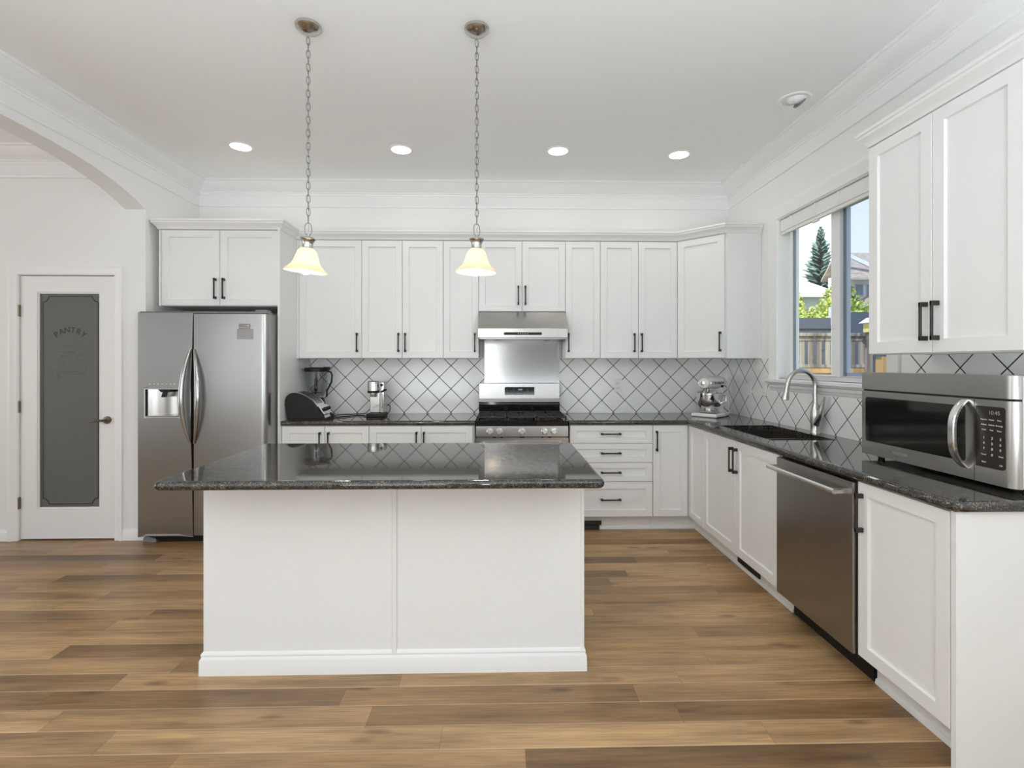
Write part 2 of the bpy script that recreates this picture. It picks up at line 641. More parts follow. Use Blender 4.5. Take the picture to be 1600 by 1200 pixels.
        if bev:
            self.wn = True
            self.bm.normal_update()
            es = []
            for e_ in self.bm.edges:
                if len(e_.link_faces) == 2 and e_.calc_face_angle(0) > 0.5:
                    mid = (e_.verts[0].co + e_.verts[1].co) / 2
                    if pick is None or pick(mid, e_):
                        es.append(e_)
            bmesh.ops.bevel(self.bm, geom=es, offset=bev, segments=seg, profile=0.5, affect='EDGES')
        return self

    def build(self, name, material, parent=None, loc=None, rot=None, smooth=True):
        bm = self.bm
        bmesh.ops.recalc_face_normals(bm, faces=bm.faces[:])
        if smooth:
            for f in bm.faces:
                f.smooth = True
            for e_ in bm.edges:
                if len(e_.link_faces) != 2 or e_.calc_face_angle(0) > 0.55:
                    e_.smooth = False
        me = bpy.data.meshes.new(name)
        bm.to_mesh(me)
        bm.free()
        me.materials.append(MATS[material] if isinstance(material, str) else material)
        o = bpy.data.objects.new(name, me)
        COL.objects.link(o)
        if self.wn and smooth:
            wn_mod = o.modifiers.new('weighted_normal', 'WEIGHTED_NORMAL')
            wn_mod.keep_sharp = True
            wn_mod.weight = 100
        if parent is not None:
            o.parent = parent
        if loc is not None:
            o.location = loc
        if rot is not None:
            o.rotation_euler = rot
        return o


def tag(o, label=None, cat=None, group=None, kind=None):
    for k, v in (('label', label), ('category', cat), ('group', group), ('kind', kind)):
        if v:
            o[k] = v
    return o


def thing(name, label, cat, loc=(0, 0, 0), rz=0, group=None):
    o = bpy.data.objects.new(name, None)
    COL.objects.link(o)
    o.location = loc
    o.rotation_euler = (0, 0, rz)
    return tag(o, label, cat, group)


def struct(o, label=None):
    return tag(o, label, None, None, 'structure')


def copy_tree(o, parent=None):
    c = o.copy()
    COL.objects.link(c)
    if parent is not None:
        c.parent = parent
    for ch in [x for x in bpy.data.objects if x.parent == o]:
        copy_tree(ch, c)
    return c


def writing(name, text, size, material, parent, loc, rot, extrude=0.0004, space=1.0, label=None):
    cu = bpy.data.curves.new(name, 'FONT')
    cu.body = text
    cu.size = size
    cu.align_x = 'CENTER'
    cu.align_y = 'CENTER'
    cu.extrude = extrude
    cu.space_character = space
    tmp = bpy.data.objects.new(name + '_tmp', cu)
    COL.objects.link(tmp)
    dg = bpy.context.evaluated_depsgraph_get()
    me = bpy.data.meshes.new_from_object(tmp.evaluated_get(dg))
    bpy.data.objects.remove(tmp)
    bpy.data.curves.remove(cu)
    me.name = name
    me.materials.clear()
    me.materials.append(MATS[material])
    o = bpy.data.objects.new(name, me)
    COL.objects.link(o)
    o.parent = parent
    o.location = loc
    o.rotation_euler = rot
    if label:
        o['label'] = label
    return o


FRONT = (PI / 2, 0, 0)      # writing that faces local -Y

# ------------------------------------------------------------------ the room
XL, XW, YW, CEIL = -2.78, 2.14, 4.681, 3.05
YP = 3.985                  # pantry-door wall, left room
FX0, FY0 = -6.5, -4.5

struct(MB().box(FX0 - .15, XW + .15, FY0 - .15, 5.6, -.15, 0).build('floor', 'floor_planks'))
struct(MB().box(FX0 - .15, XW + .15, FY0 - 2.6, 5.6, CEIL, CEIL + .18).build('ceiling', 'ceiling_paint'))  # runs past the rear wall as an added overhang that blocks the sun
struct(MB().box(XL - .16, XW + .15, YW, YW + .15, 0, CEIL).build('wall_back', 'wall_paint'))
# right wall with the window opening and an added opening behind the camera for light
WY0, WY1, WZ0, WZ1 = 2.73, 3.83, 1.262, 2.49
struct(MB().cells([FY0, -3.5, -1.1, WY0, WY1, YW], [0, .3, WZ0, 2.3, WZ1, CEIL], lambda i, j: not ((i == 3 and j in (2, 3)) or (i == 1 and j in (1, 2))), 'X', XW, XW + .15)
       .build('wall_right', 'wall_paint'))
# left wall: a wide arched opening towards the pantry room
arch = []
for k in range(33):
    u = -1 + 2 * k / 32
    arch.append((2.5 + 1.485 * u, 2.768 - 0.182 * abs(u) ** 3.6))
poly = [(FY0, 0), (1.015, 0)] + arch + [(YP, 0), (YW, 0), (YW, CEIL), (FY0, CEIL)]
struct(MB().prism(poly, 'X', XL - .16, XL).build('wall_left', 'wall_paint'))
# pantry-door wall
DX0, DX1, DZ1 = -3.755, -3.02, 2.069
struct(MB().cells([FX0, DX0, DX1, XL - .16], [0, DZ1, CEIL], lambda i, j: not (i == 1 and j == 0), 'Y', YP, YP + .12)
       .build('wall_pantry', 'wall_paint'))
# pantry closet behind the door
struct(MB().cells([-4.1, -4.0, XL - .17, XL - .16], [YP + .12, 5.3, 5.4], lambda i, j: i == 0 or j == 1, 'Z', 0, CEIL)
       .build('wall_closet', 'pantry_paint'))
struct(MB().cells([FX0, -6.0, -3.8, -2.6, -.9, -.32, -.18, XW], [0, .35, 2.65, CEIL],
                  lambda i, j: not (j == 1 and i in (1, 3, 5)), 'Y', FY0 - .15, FY0).build('wall_rear', 'wall_greige'))  # unseen wall; dark tone and narrow slot added to shape reflections in the steel
struct(MB().cells([FY0, .1, 2.7, YP], [0, .4, 2.6, CEIL], lambda i, j: not (i == 1 and j == 1), 'X', FX0 - .15, FX0)
       .build('wall_far', 'wall_paint'))

# crown mouldings: flat frieze with a bead, and a cove running out over the ceiling
CROWN = [(0, 2.822), (.012, 2.826), (.016, 2.838), (.010, 2.850), (.010, 2.925), (.016, 2.930), (.018, 2.944), (.026, 2.950),
         (.026, 2.958), (.034, 2.964), (.052, 2.974), (.078, 2.994), (.098, 3.018), (.108, 3.030), (.120, 3.034), (.120, 3.050), (0, 3.050)]
struct(MB().sweep([(XL, FY0), (XL, YW), (XW, YW), (XW, FY0)], CROWN).build('trim_1', 'trim_paint'))
struct(MB().sweep([(FX0, FY0), (FX0, YP), (XL - .16, YP), (XL - .16, FY0)], CROWN).build('trim_2', 'trim_paint'))
# baseboards
BASE = [(0, 0), (.014, 0), (.014, .062), (.011, .070), (.006, .078), (.005, .088), (0, .088)]
struct(MB().sweep([(FX0, YP), (-3.823, YP)], BASE).build('baseboard_left', 'trim_paint'))
struct(MB().sweep([(-2.952, YP), (XL + .0, YP), (XL + .0, YW)], BASE).build('baseboard_alcove', 'trim_paint'))

# ------------------------------------------------------------------ pantry door
cas = MB()
CASP = [(0, 0), (.006, -.010), (.014, -.012), (.030, -.012), (.044, -.018), (.058, -.022), (.068, -.020), (.068, 0)]


def casing(mb, x0, x1, z1, prof, y):
    """door casing: two legs and a head with mitred corners, moulded profile (offset from opening, depth)"""
    rings = []
    pts = [((x0, 0), (-1, 0)), ((x0, z1), (-1, 1)), ((x1, z1), (1, 1)), ((x1, 0), (1, 0))]
    for (x, z), (dx, dz) in pts:
        rings.append([mb.bm.verts.new((x + dx * o, y + d, z + dz * o)) for o, d in prof])
    for A, B in zip(rings, rings[1:]):
        for k in range(len(prof)):
            j = (k + 1) % len(prof)
            mb.bm.faces.new([A[k], B[k], B[j], A[j]])
    mb.bm.faces.new(rings[0])
    mb.bm.faces.new(rings[-1][::-1])


casing(cas, DX0, DX1, DZ1, CASP, YP)
struct(cas.build('trim_3', 'trim_paint'))

d1 = bpy.data.objects.new('door_1', None)
COL.objects.link(d1)
d1.location = (-3.3875, YP + .012, .012)
struct(d1)
d1['label'] = 'white pantry door with a tall frosted glass panel'
GX0, GX1, GZ0, GZ1 = -.2355, .2495, .232, 1.927
MB().cells([-.360, GX0, GX1, .360], [0, GZ0, GZ1, 2.048], lambda i, j: not (i == 1 and j == 1), 'Y', 0, .035, .003, 1
           ).build('door_frame', 'door_paint', d1)
gb = MB()
gb.cells([GX0, GX0 + .012, GX1 - .012, GX1], [GZ0, GZ0 + .012, GZ1 - .012, GZ1], lambda i, j: not (i == 1 and j == 1), 'Y', .004, .012)
gb.build('glazing_bead', 'door_paint', d1)
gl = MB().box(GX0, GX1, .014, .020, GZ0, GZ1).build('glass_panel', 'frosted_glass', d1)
gl['label'] = 'grey frosted glass panel with etched border'
# etched border with notched corners
bx0, bx1, bz0, bz1, r_ = GX0 + .030, GX1 - .024, GZ0 + .03, GZ1 - .028, .045
path = []
for cx, cz, a0 in ((bx0, bz0, 90), (bx1, bz0, 180), (bx1, bz1, 270), (bx0, bz1, 0)):
    for k in range(9):
        a = math.radians(a0 - 90 * k / 8)
        path.append((cx + r_ * math.cos(a), .0125, cz + r_ * math.sin(a)))
bo = MB()
n_ = len(path)
ins = []
for i, p in enumerate(path):
    a, b_ = path[i - 1], path[(i + 1) % n_]
    dx, dz = b_[0] - a[0], b_[2] - a[2]
    L = math.hypot(dx, dz)
    ins.append((p[0] - dz / L * .007, .0125, p[2] + dx / L * .007))
va = [bo.bm.verts.new(p) for p in path]
vb = [bo.bm.verts.new(p) for p in ins]
vc = [bo.bm.verts.new((p[0], .0138, p[2])) for p in path]
vd_ = [bo.bm.verts.new((p[0], .0138, p[2])) for p in ins]
for i in range(n_):
    j = (i + 1) % n_
    bo.bm.faces.new([va[i], va[j], vb[j], vb[i]])
    bo.bm.faces.new([vc[i], vc[j], va[j], va[i]])
    bo.bm.faces.new([vb[i], vb[j], vd_[j], vd_[i]])
bo.build('etched_border', 'clear_etching', gl, smooth=False)
for k, ch in enumerate('PANTRY'):
    a = math.radians(39 - 78 * k / 5)
    R_ = .165
    writing('etched_letter', ch, .062, 'clear_etching', gl, (.005 - R_ * math.sin(a), .0128, 1.485 + R_ * math.cos(a) - .02),
            (PI / 2, -a, 0), .0008)
# etched still life: a basket of fruit and jars, in loose shapes
et = MB()
for cx, cz, rx, rz in ((-.075, 1.385, .035, .030), (-.045, 1.425, .028, .018), (.02, 1.37, .032, .034), (.075, 1.375, .045, .05), (.06, 1.43, .05, .014),
                       (-.01, 1.455, .06, .010), (-.10, 1.355, .02, .03), (.10, 1.33, .03, .03), (-.09, 1.27, .014, .035), (-.02, 1.51, .04, .012)):
    et.lathe([(0, .0128), (1, .0130), (1, .0138)], (0, 0, 0), 18, 'Y')
    vs = et.bm.verts[-37:] if False else None
    et.bm.verts.ensure_lookup_table()
    for v in et.bm.verts[-(1 + 18 + 18):]:
        v.co.x = v.co.x * rx + cx
        v.co.z = v.co.z * rz + cz
et.box(-.08, .11, .0126, .0138, 1.300, 1.304)
et.box(-.03, .12, .0126, .0138, 1.285, 1.288)
et.build('etched_fruit_basket', 'faint_etching', gl)
hd = MB()
hd.lathe([(0, -.022), (.026, -.018), (.030, -.006), (.030, 0)], (.305, 0, .925), 24, 'Y')
hd.cyl((.305, -.012, .925), (.305, -.055, .925), .009)
hd.tube([(.305, -.052, .925), (.285, -.058, .926), (.255, -.058, .924), (.225, -.056, .919), (.200, -.050, .916)], [.010, .009, .008, .007, .006])
hd.build('door_handle', 'brass_dark', d1)['label'] = 'aged brass lever handle'
for z in (1.78, 1.03, .28):
    h = MB().box(-.372, -.3605, -.010, .004, z - .045, z + .045, .002, 1)
    h.cyl((-.366, -.012, z - .045), (-.366, -.012, z + .045), .006, seg=10)
    h.build('hinge', 'brass_dark', d1)
MB().box(.361, .364, -.003, .01, .89, .95).build('strike_plate', 'brass_dark', d1)

# ------------------------------------------------------------------ window in the right wall
w1 = bpy.data.objects.new('window_1', None)
COL.objects.link(w1)
w1.location = (XW, (WY0 + WY1) / 2, WZ0)
struct(w1)
w1['label'] = 'white sliding window above the sink'
hy = (WY1 - WY0) / 2
hz = WZ1 - WZ0
G = .072                     # depth of the vinyl frame inside the wall
MB().cells([-hy, -hy + .05, hy - .05, hy], [0, .032, hz - .05, hz], lambda i, j: not (i == 1 and j == 1), 'X', G, G + .06, .004, 1
           ).build('window_frame', 'trim_paint', w1)
# fixed sash (far half) and sliding sash (near half)
MB().cells([-.045, .035, hy - .05], [.032, .042, hz - .065, hz - .05], lambda i, j: not (i == 1 and j == 1), 'X', G + .005, G + .03, .003, 1
           ).build('meeting_stile', 'trim_paint', w1)
MB().cells([-hy + .05, -hy + .085, -.07, -.045], [.032, .060, hz - .09, hz - .05], lambda i, j: not (i == 1 and j == 1), 'X', G + .035, G + .058, .003, 1
           ).build('sliding_sash', 'trim_paint', w1)
sc_ = MB().box(G + .028, G + .036, -.068, -.045, .034, hz - .05)
sc_.box(G + .028, G + .036, -hy + .05, -hy + .058, .06, hz - .05)
sc_.box(G + .020, G + .036, hy - .058, hy - .050, .034, hz - .05)
sc_.build('screen_frame', 'screen_grey', w1)['label'] = 'dark grey insect screen frame'
MB().box(G + .018, G + .022, .035, hy - .05, .040, hz - .05).build('pane', 'window_glass', w1)
MB().box(G + .044, G + .048, -hy + .08, -.06, .058, hz - .085).build('pane', 'window_glass', w1)
MB().box(G + .030, G + .031, -hy + .055, -.065, .036, hz - .05).build('insect_screen', 'screen_mesh', w1)
lin = MB()
lin.box(.0, G, hy - .004, hy, 0, hz).box(.0, G, -hy, -hy + .004, 0, hz).box(0, G, -hy, hy, hz - .004, hz)
lin.build('jamb_lining', 'trim_paint', w1)
ca = MB()
rings = []
prof = [(0, 0), (.004, -.010), (.02, -.014), (.06, -.014), (.078, -.022), (.098, -.022), (.100, 0)]
for (y, z), (dy, dz) in (((hy, 0), (1, 0)), ((hy, hz), (1, 1)), ((-hy, hz), (-1, 1)), ((-hy, 0), (-1, 0))):
    rings.append([ca.bm.verts.new((d, y + dy * o, z + dz * o)) for o, d in prof])
for A, B in zip(rings, rings[1:]):
    for k in range(len(prof)):
        j = (k + 1) % len(prof)
        ca.bm.faces.new([A[k], B[k], B[j], A[j]])
ca.bm.faces.new(rings[0])
ca.bm.faces.new(rings[-1][::-1])
ca.build('window_casing', 'trim_paint', w1)
sl = MB().box(-.048, G, -hy - .125, hy + .115, -.028, .0, .006, 3)
sl.build('window_sill', 'trim_paint', w1)
ap = MB()
ap.prism([(0, -.028), (-.036, -.028), (-.034, -.036), (-.022, -.044), (-.020, -.062), (-.012, -.072), (-.010, -.084), (0, -.090)], 'Y', -hy - .10, hy + .09)
ap.build('window_apron', 'trim_paint', w1)

bl = thing('roller_blind', 'white roller blind rolled up at the top of the window', 'blind', (XW + .035, (WY0 + WY1) / 2, WZ1 - .11))
MB().box(-.020, .022, -hy + .008, hy - .008, .012, .104, .006, 2).build('valance', 'plastic_white', bl)
MB().box(-.014, .010, -hy + .012, hy - .012, -.012, .013, .005, 2).build('bottom_rail', 'plastic_white', bl)
for y in (hy - .14, .12, -.12):
    MB().box(-.024, -.018, y - .012, y + .012, .03, .104, .002, 1).build('valance_clip', 'plastic_white', bl)
MB().box(-.010, .006, .10, .17, -.024, -.011, .004, 2).build('pull_tab', 'plastic_white', bl)

# ------------------------------------------------------------------ backsplash tiles
tb = MB().cells([-1.764, 2.132], [.918, 1.425], lambda i, j: True, 'Y', YW - .008, YW - .0005)
tag(tb.build('tile_backsplash', tile_material('tile_back', 0, 1.159, 1.252)),
    'white diamond-set tile backsplash along the back wall behind the range', 'backsplash')
tr_ = MB().cells([1.66, WY0 - .105, WY0 - .1, WY1 + .1, YW - .008], [.918, 1.168, 1.425],
                 lambda i, j: not (j == 1 and i in (1, 2)), 'X', XW - .008, XW - .0005)
tag(tr_.build('tile_backsplash', tile_material('tile_right', 1, 4.340, 1.252)),
    'white diamond-set tile backsplash on the right wall behind the sink and microwave', 'backsplash')


# ------------------------------------------------------------------ cabinets
def shaker(mb, x0, x1, z0, z1, stile=.057, t=.020, rec=.011, rail=None):
    """framed door: front face at y = -t, back at y = 0, recessed flat centre panel"""
    rail = rail or stile
    bm = mb.bm
    o = .0015

    def ring(dx, dz, y):
        return [bm.verts.new(p) for p in ((x0 + dx, y, z0 + dz), (x1 - dx, y, z0 + dz), (x1 - dx, y, z1 - dz), (x0 + dx, y, z1 - dz))]
    R = [ring(0, 0, 0), ring(0, 0, -t + o), ring(o, o, -t), ring(stile, rail, -t), ring(stile + .004, rail + .004, -t + rec)]
    for A, B in zip(R, R[1:]):
        for k in range(4):
            j = (k + 1) % 4
            bm.faces.new([A[k], A[j], B[j], B[k]])
    bm.faces.new(R[-1])
    bm.faces.new(R[0][::-1])


def pull(parent, x, z, vertical=True, length=.165, y=-.020):
    """black bar pull on two square feet"""
    m = MB()
    h = length / 2
    if vertical:
        m.box(x - .0055, x + .0055, y - .034, y - .025, z - h, z + h, .0015, 1)
        for s in (-1, 1):
            m.box(x - .0065, x + .0065, y - .034, y + .0005, z + s * h - .010 - s * .010, z + s * h + .010 - s * .010, .0015, 1)
    else:
        m.box(x - h, x + h, y - .034, y - .025, z - .0055, z + .0055, .0015, 1)
        for s in (-1, 1):
            m.box(x + s * h - .010 - s * .010, x + s * h + .010 - s * .010, y - .034, y + .0005, z - .0065, z + .0065, .0015, 1)
    return m.build('handle', 'black_metal', parent)


GAP = .0018


def fronts(root, doors, z_off=0):
    """doors: (kind, x0, x1, z0, z1, handle x, handle z, vertical) in local coordinates; handle x None for none"""
    for kind, x0, x1, z0, z1, hx, hz_, vert in doors:
        m = MB()
        small = (z1 - z0) < .25
        shaker(m, x0 + GAP, x1 - GAP, z0 + GAP, z1 - GAP, .055 if (x1 - x0) > .2 else .045, rail=.045 if small else None)
        d = m.build(kind, 'cabinet_paint', root)
        if hx is not None:
            pull(d, hx, hz_, vert)


UB, UT = 1.424, 2.448        # upper cabinets: underside, top of doors
YU = 4.367                   # front plane of the upper doors on the back wall


def upper(label, x0, x1, doors, z0=UB, loc_y=YU, rz=0, origin=None, depth=None, filler=0, group='upper cabinets along the back wall', name='upper_cabinet'):
    org = origin or (x0, loc_y + .020, z0)
    r = thing(name, label, 'cabinet', org, rz, group)
    D = depth or (YW - loc_y - .021)
    wd = x1 - x0
    h = UT - z0
    MB().box(.0005, wd - .0005, 0, D, 0, h + .03).build('cabinet_body', 'cabinet_paint', r)
    if filler:
        MB().box(0, filler - .001, -.018, 0, 0, h).build('filler_strip', 'cabinet_paint', r)
    fronts(r, [('door', a - x0, b - x0, .002, h, None if hx is None else hx - x0, hz_ - z0, True) for a, b, hx, hz_ in doors])
    return r


HZU = 1.561
upper('single-door white wall cabinet above the toaster, beside the fridge panel', -1.766, -1.207, [(-1.745, -1.207, -1.243, HZU)], filler=.021)
upper('white double-door wall cabinet above the coffee machine', -1.207, -.503, [(-1.207, -.857, -.887, HZU), (-.857, -.503, -.829, HZU)])
upper('narrow single-door white wall cabinet directly left of the range hood', -.503, -.195, [(-.503, -.195, -.228, HZU)])
upper('short white double-door wall cabinet directly above the range hood', -.195, .562, [(-.195, .182, .150, 1.972), (.182, .562, .212, 1.972)], z0=1.832)
upper('narrow single-door white wall cabinet directly right of the range hood', .562, .868, [(.562, .868, .588, HZU)])
upper('white double-door wall cabinet above the wall socket, beside the corner cabinet', .868, 1.545, [(.868, 1.203, 1.164, HZU), (1.203, 1.545, 1.229, HZU)])
# diagonal corner cabinet
dc = thing('corner_wall_cabinet', 'white corner wall cabinet with an angled door above the stand mixer', 'cabinet', (1.546, YU, UB), 0, 'upper cabinets along the back wall')
dvx, dvy = 1.836 - 1.546, 4.078 - YU
ang = math.atan2(dvy, dvx)
dl = math.hypot(dvx, dvy)
o_ = .020 * 1.0
nx, ny = math.sin(-ang) * -o_, math.cos(ang) * o_
MB().prism([(.0005, .02), (0.014, .014), (dvx + .0145, dvy + .0145), (dvx + .020, dvy - .004), (XW - 1.546 - .0015, dvy - .004), (XW - 1.546 - .0015, YW - YU - .0015), (.0005, YW - YU - .0015)],
           'Z', 0, UT - UB + .03).build('cabinet_body', 'cabinet_paint', dc)
m = MB()
shaker(m, .004, dl - .004, .004, UT - UB - GAP, .055)
dd = m.build('door', 'cabinet_paint', dc, (math.sin(-ang) * .020, math.cos(ang) * .020, 0), (0, 0, ang))
pull(dd, dl - .032, HZU - UB)

# cabinet over the fridge and the tall end panel beside it
upper('deep white double-door cabinet above the fridge', -2.731, -1.786, [(-2.711, -2.249, -2.280, 1.977), (-2.249, -1.787, -2.213, 1.977)], z0=1.841, loc_y=4.06, filler=.020,
      name='fridge_cabinet', group='cabinets around the fridge')
tag(MB().box(-1.785, -1.7675, 4.046, YW - .0015, 0, UT + .03).build('end_panel', 'cabinet_paint'), 'tall white end panel standing between the fridge and the counter', 'panel')

# right-hand wall cabinet
XU = 1.826
upper('large white double-door wall cabinet above the microwave', 0, .742, [(0, .367, .342, HZU), (.367, .742, .399, HZU)], origin=(XU + .020, 2.453, UB), rz=-PI / 2,
      depth=XW - XU - .0215, group='upper cabinet on the right wall')
# crown on the cabinets
CC = [(.0, UT + .002), (.006, UT + .004), (.009, UT + .018), (.022, UT + .034), (.036, UT + .048), (.038, UT + .060), (.045, UT + .064), (.045, UT + .078), (-.02, UT + .078), (-.02, UT + .002)]
tag(MB().sweep([(-2.731, YW - .002), (-2.731, 4.055), (-1.768, 4.055), (-1.768, YU), (1.546, YU), (1.838, 4.075), (XW - .002, 4.075)], CC).build('cabinet_cornice', 'cabinet_paint'),
    'white crown moulding along the tops of the back wall cabinets', 'moulding')
tag(MB().sweep([(XW - .002, 2.453), (XU + .004, 2.453), (XU + .004, 1.711), (XW - .002, 1.711)], CC).build('cabinet_cornice', 'cabinet_paint'),
    'white crown moulding on top of the wall cabinet above the microwave', 'moulding')

# ---- base cabinets
YB, XB = 4.079, 1.538
CT, CB = .917, .879          # worktop top and underside
DB = .125                    # bottom of doors


def base(label, w, origin, rz, doors, depth, toe=True, group=None, name='base_cabinet', body_x=None, open_top=False):
    r = thing(name, label, 'cabinet', origin, rz, group)
    bx = body_x or (.0005, w - .0005)
    if open_top:
        MB().cells([bx[0], bx[0] + .018, bx[1] - .018, bx[1]], [0, .018, depth - .01, depth], lambda i, j: i != 1 or j != 1, 'Z', DB - .003, CB - .001
                   ).box(bx[0] + .018, bx[1] - .018, .018, depth - .01, DB - .003, DB + .015).build('cabinet_body', 'cabinet_paint', r)
    else:
        MB().box(bx[0], bx[1], 0, depth, DB - .003, CB - .001).build('cabinet_body', 'cabinet_paint', r)
    if toe:
        MB().box(bx[0], bx[1], .066, .080, 0, DB - .003).build('toe_kick', 'cabinet_paint', r)
        MB().prism([(.066, 0), (.056, 0), (.056, .010), (.059, .020), (.066, .024)], 'X', bx[0], bx[1]).build('shoe_moulding', 'cabinet_paint', r)
    fronts(r, doors)
    return r


DTZ = CB - .004
HB = .745
BG = 'base cabinets along the back wall'
DBK = YW - YB - .0225
base('white double-door base cabinet under the toaster', .698, (-1.766, YB + .020, 0), 0,
     [('door', .0, .343, DB, DTZ, .308, HB, True), ('door', .343, .698, DB, DTZ, .377, HB, True)], DBK, group=BG)
base('white double-door base cabinet directly left of the range', .852, (-1.067, YB + .020, 0), 0,
     [('door', .0, .419, DB, DTZ, .384, HB, True), ('door', .419, .839, DB, DTZ, .444, HB, True)], DBK, group=BG)
dr = base('white base cabinet with four drawers directly right of the range', .683, (.560, YB + .020, 0), 0,
          [('drawer', .0, .682, .726, DTZ, .335, .806, False), ('drawer', .0, .682, .569, .726, .335, .649, False),
           ('drawer', .0, .682, .412, .569, .335, .491, False), ('drawer', .0, .682, DB, .412, .335, .270, False)], DBK, group=BG)
cc = thing('corner_base_cabinet', 'white corner base cabinet with two doors folding at the inside corner', 'cabinet', (1.2435, YB + .020, 0), 0, BG)
bodyc = MB().cells([.0005, XB + .020 - 1.2435, XW - 1.2435 - .003], [3.782 - YB - .020, 0, DBK], lambda i, j: not (i == 0 and j == 0), 'Z', DB - .003, CB - .001)
bodyc.build('cabinet_body', 'cabinet_paint', cc)
tk = MB().box(.0005, XB + .086 - 1.2435, .066, .080, 0, DB - .003)
tk.box(XB + .086 - 1.2435, XB + .100 - 1.2435, 3.782 - YB - .02, .080, 0, DB - .003)
tk.build('toe_kick', 'cabinet_paint', cc)
MB().sweep([(.0005, .066), (XB + .086 - 1.2435, .066), (XB + .086 - 1.2435, 3.782 - YB - .02)], [(0, 0), (.010, 0), (.010, .010), (.007, .020), (0, .024)]).build('shoe_moulding', 'cabinet_paint', cc)
fronts(cc, [('door', .0, .287, DB, DTZ, .028, .747, True)])
m = MB()
shaker(m, .010, .296, DB + GAP, DTZ - GAP, .05)
m.build('door', 'cabinet_paint', cc, (XB + .020 - 1.2435, -.020, 0), (0, 0, -PI / 2))

RG = 'base cabinets along the right wall'
DRT = XW - XB - .0225
base('white double-door base cabinet under the sink', 1.038, (XB + .020, 3.780, 0), -PI / 2,
     [('door', .0, .520, DB, DTZ, .492, HB, True), ('door', .520, 1.037, DB, DTZ, .548, HB, True)], DRT, group=RG, name='sink_cabinet', open_top=True)
ec = base('white single-door base cabinet under the microwave, at the near end', .46, (XB + .020, 2.130, 0), -PI / 2,
          [('door', .0, .445, DB, DTZ, .030, HB, True)], DRT, group=RG)
MB().box(.449, .4685, -.020, DRT, 0, CB - .001).build('end_panel', 'cabinet_paint', ec)
MB().box(.4462, .449, -.012, 0, 0, CB - .001).build('corner_bead', 'cabinet_paint', ec)

# black register grilles let into the toe kicks
vg = MB().box(.60, .835, YB + .072, YB + .0835, .036, .072, .002, 1)
vg.box(.60, .815, YB + .060, YB + .0835, .003, .036)
for k in range(8):
    vg.box(.605 + k * .028, .612 + k * .028, YB + .068, YB + .073, .040, .068)
tag(vg.build('floor_register', 'black_metal'), 'black register grille low in the toe kick under the drawers', 'vent', 'register grilles in the toe kicks')
vg = MB().box(XB + .074, XB + .0855, 3.10, 3.385, .030, .070, .002, 1)
for k in range(10):
    vg.box(XB + .070, XB + .075, 3.108 + k * .028, 3.115 + k * .028, .034, .066)
tag(vg.build('floor_register', 'black_metal'), 'black register grille low in the toe kick under the sink cabinet', 'vent', 'register grilles in the toe kicks')


# ---- worktops: flat slab plus a half-round front edge
HR = (CT - CB) / 2
NOSE = [(HR * math.cos(-PI / 2 + PI * k / 12), (CT + CB) / 2 + HR * math.sin(-PI / 2 + PI * k / 12)) for k in range(13)]
WF = 4.058 + HR
tl_ = MB().cells([-1.7665, -.2085], [WF, YW - .009], lambda i, j: True, 'Z', CB, CT)
tl_.sweep([(-1.7665, WF), (-.2085, WF)], NOSE)
tag(tl_.build('worktop', 'granite'), 'dark granite worktop left of the range carrying the toaster and coffee machine', 'countertop')
SX0, SX1, SY0, SY1 = 1.632, 2.028, 2.985, 3.720
WX, WY = XB - .022 + HR, 1.640 + HR
L_ = MB().cells([.5525, WX, SX0, SX1, XW - .009], [WY, SY0, SY1, WF, YW - .009],
                lambda i, j: not ((i == 0 and j < 3) or (i == 2 and j == 1)), 'Z', CB, CT)
L_.sweep([(.5525, WF), (WX, WF), (WX, WY + .02), (WX + .006, WY + .006), (WX + .02, WY), (XW - .009, WY)], NOSE)
tag(L_.build('worktop', 'granite'), 'L-shaped dark granite worktop with the sink, right of the range', 'countertop')

# ------------------------------------------------------------------ island
isl = thing('kitchen_island', 'large white kitchen island body standing on the plank floor', 'island', (-.475, 2.255, 0))
ix0, ix1 = -1.321 + .475, .372 + .475
MB().box(ix0, ix1, 0, .655, 0, CB - .001).build('island_body', 'cabinet_paint', isl)
MB().box(-.012, .009, -.010, 0, .085, CB - .001, .003, 1).build('batten', 'cabinet_paint', isl)
MB().box(ix1 - .012, ix1 + .003, -.004, .02, .085, CB - .001, .002, 1).build('corner_bead', 'cabinet_paint', isl)
IB = [(0, 0), (.014, 0), (.013, .066), (.008, .074), (.006, .082), (.009, .086), (.008, .092), (0, .102)]
MB().sweep([(ix0, .655), (ix0, 0), (ix1, 0), (ix1, .655)], IB).build('baseboard', 'cabinet_paint', isl)
for a, b in ((ix0 + .01, -.28), (-.28, .28), (.28, ix1 - .01)):
    m = MB()
    shaker(m, a + .002, b - .002, .12, CB - .01, .057)
    m.build('door', 'cabinet_paint', isl, (0, .655, 0), (0, 0, 0)).matrix_parent_inverse = Matrix.Translation((0, 0, 0))
for o in [x for x in bpy.data.objects if x.parent == isl and x.name.startswith('door')]:
    o.rotation_euler = (0, 0, PI)
    o.location = (0, .655, 0)
it = MB()
it.wn = True
rx0, rx1, ry0, ry1, rr = -1.372, .418, 1.990, 2.950, .03
pp = []
for cx, cy, a0 in ((rx0 + rr, ry0 + rr, 180), (rx1 - rr, ry0 + rr, 270), (rx1 - rr, ry1 - rr, 0), (rx0 + rr, ry1 - rr, 90)):
    for k in range(7):
        a = math.radians(a0 + 90 * k / 6)
        pp.append((cx + rr * math.cos(a), cy + rr * math.sin(a)))
prof_e = [(.0, 0)] * 0
for k in range(11):
    a = -PI / 2 + PI * k / 10
    prof_e.append((-.019 + .019 * math.cos(a), (CT + CB) / 2 + .019 * math.sin(a)))
rings = []
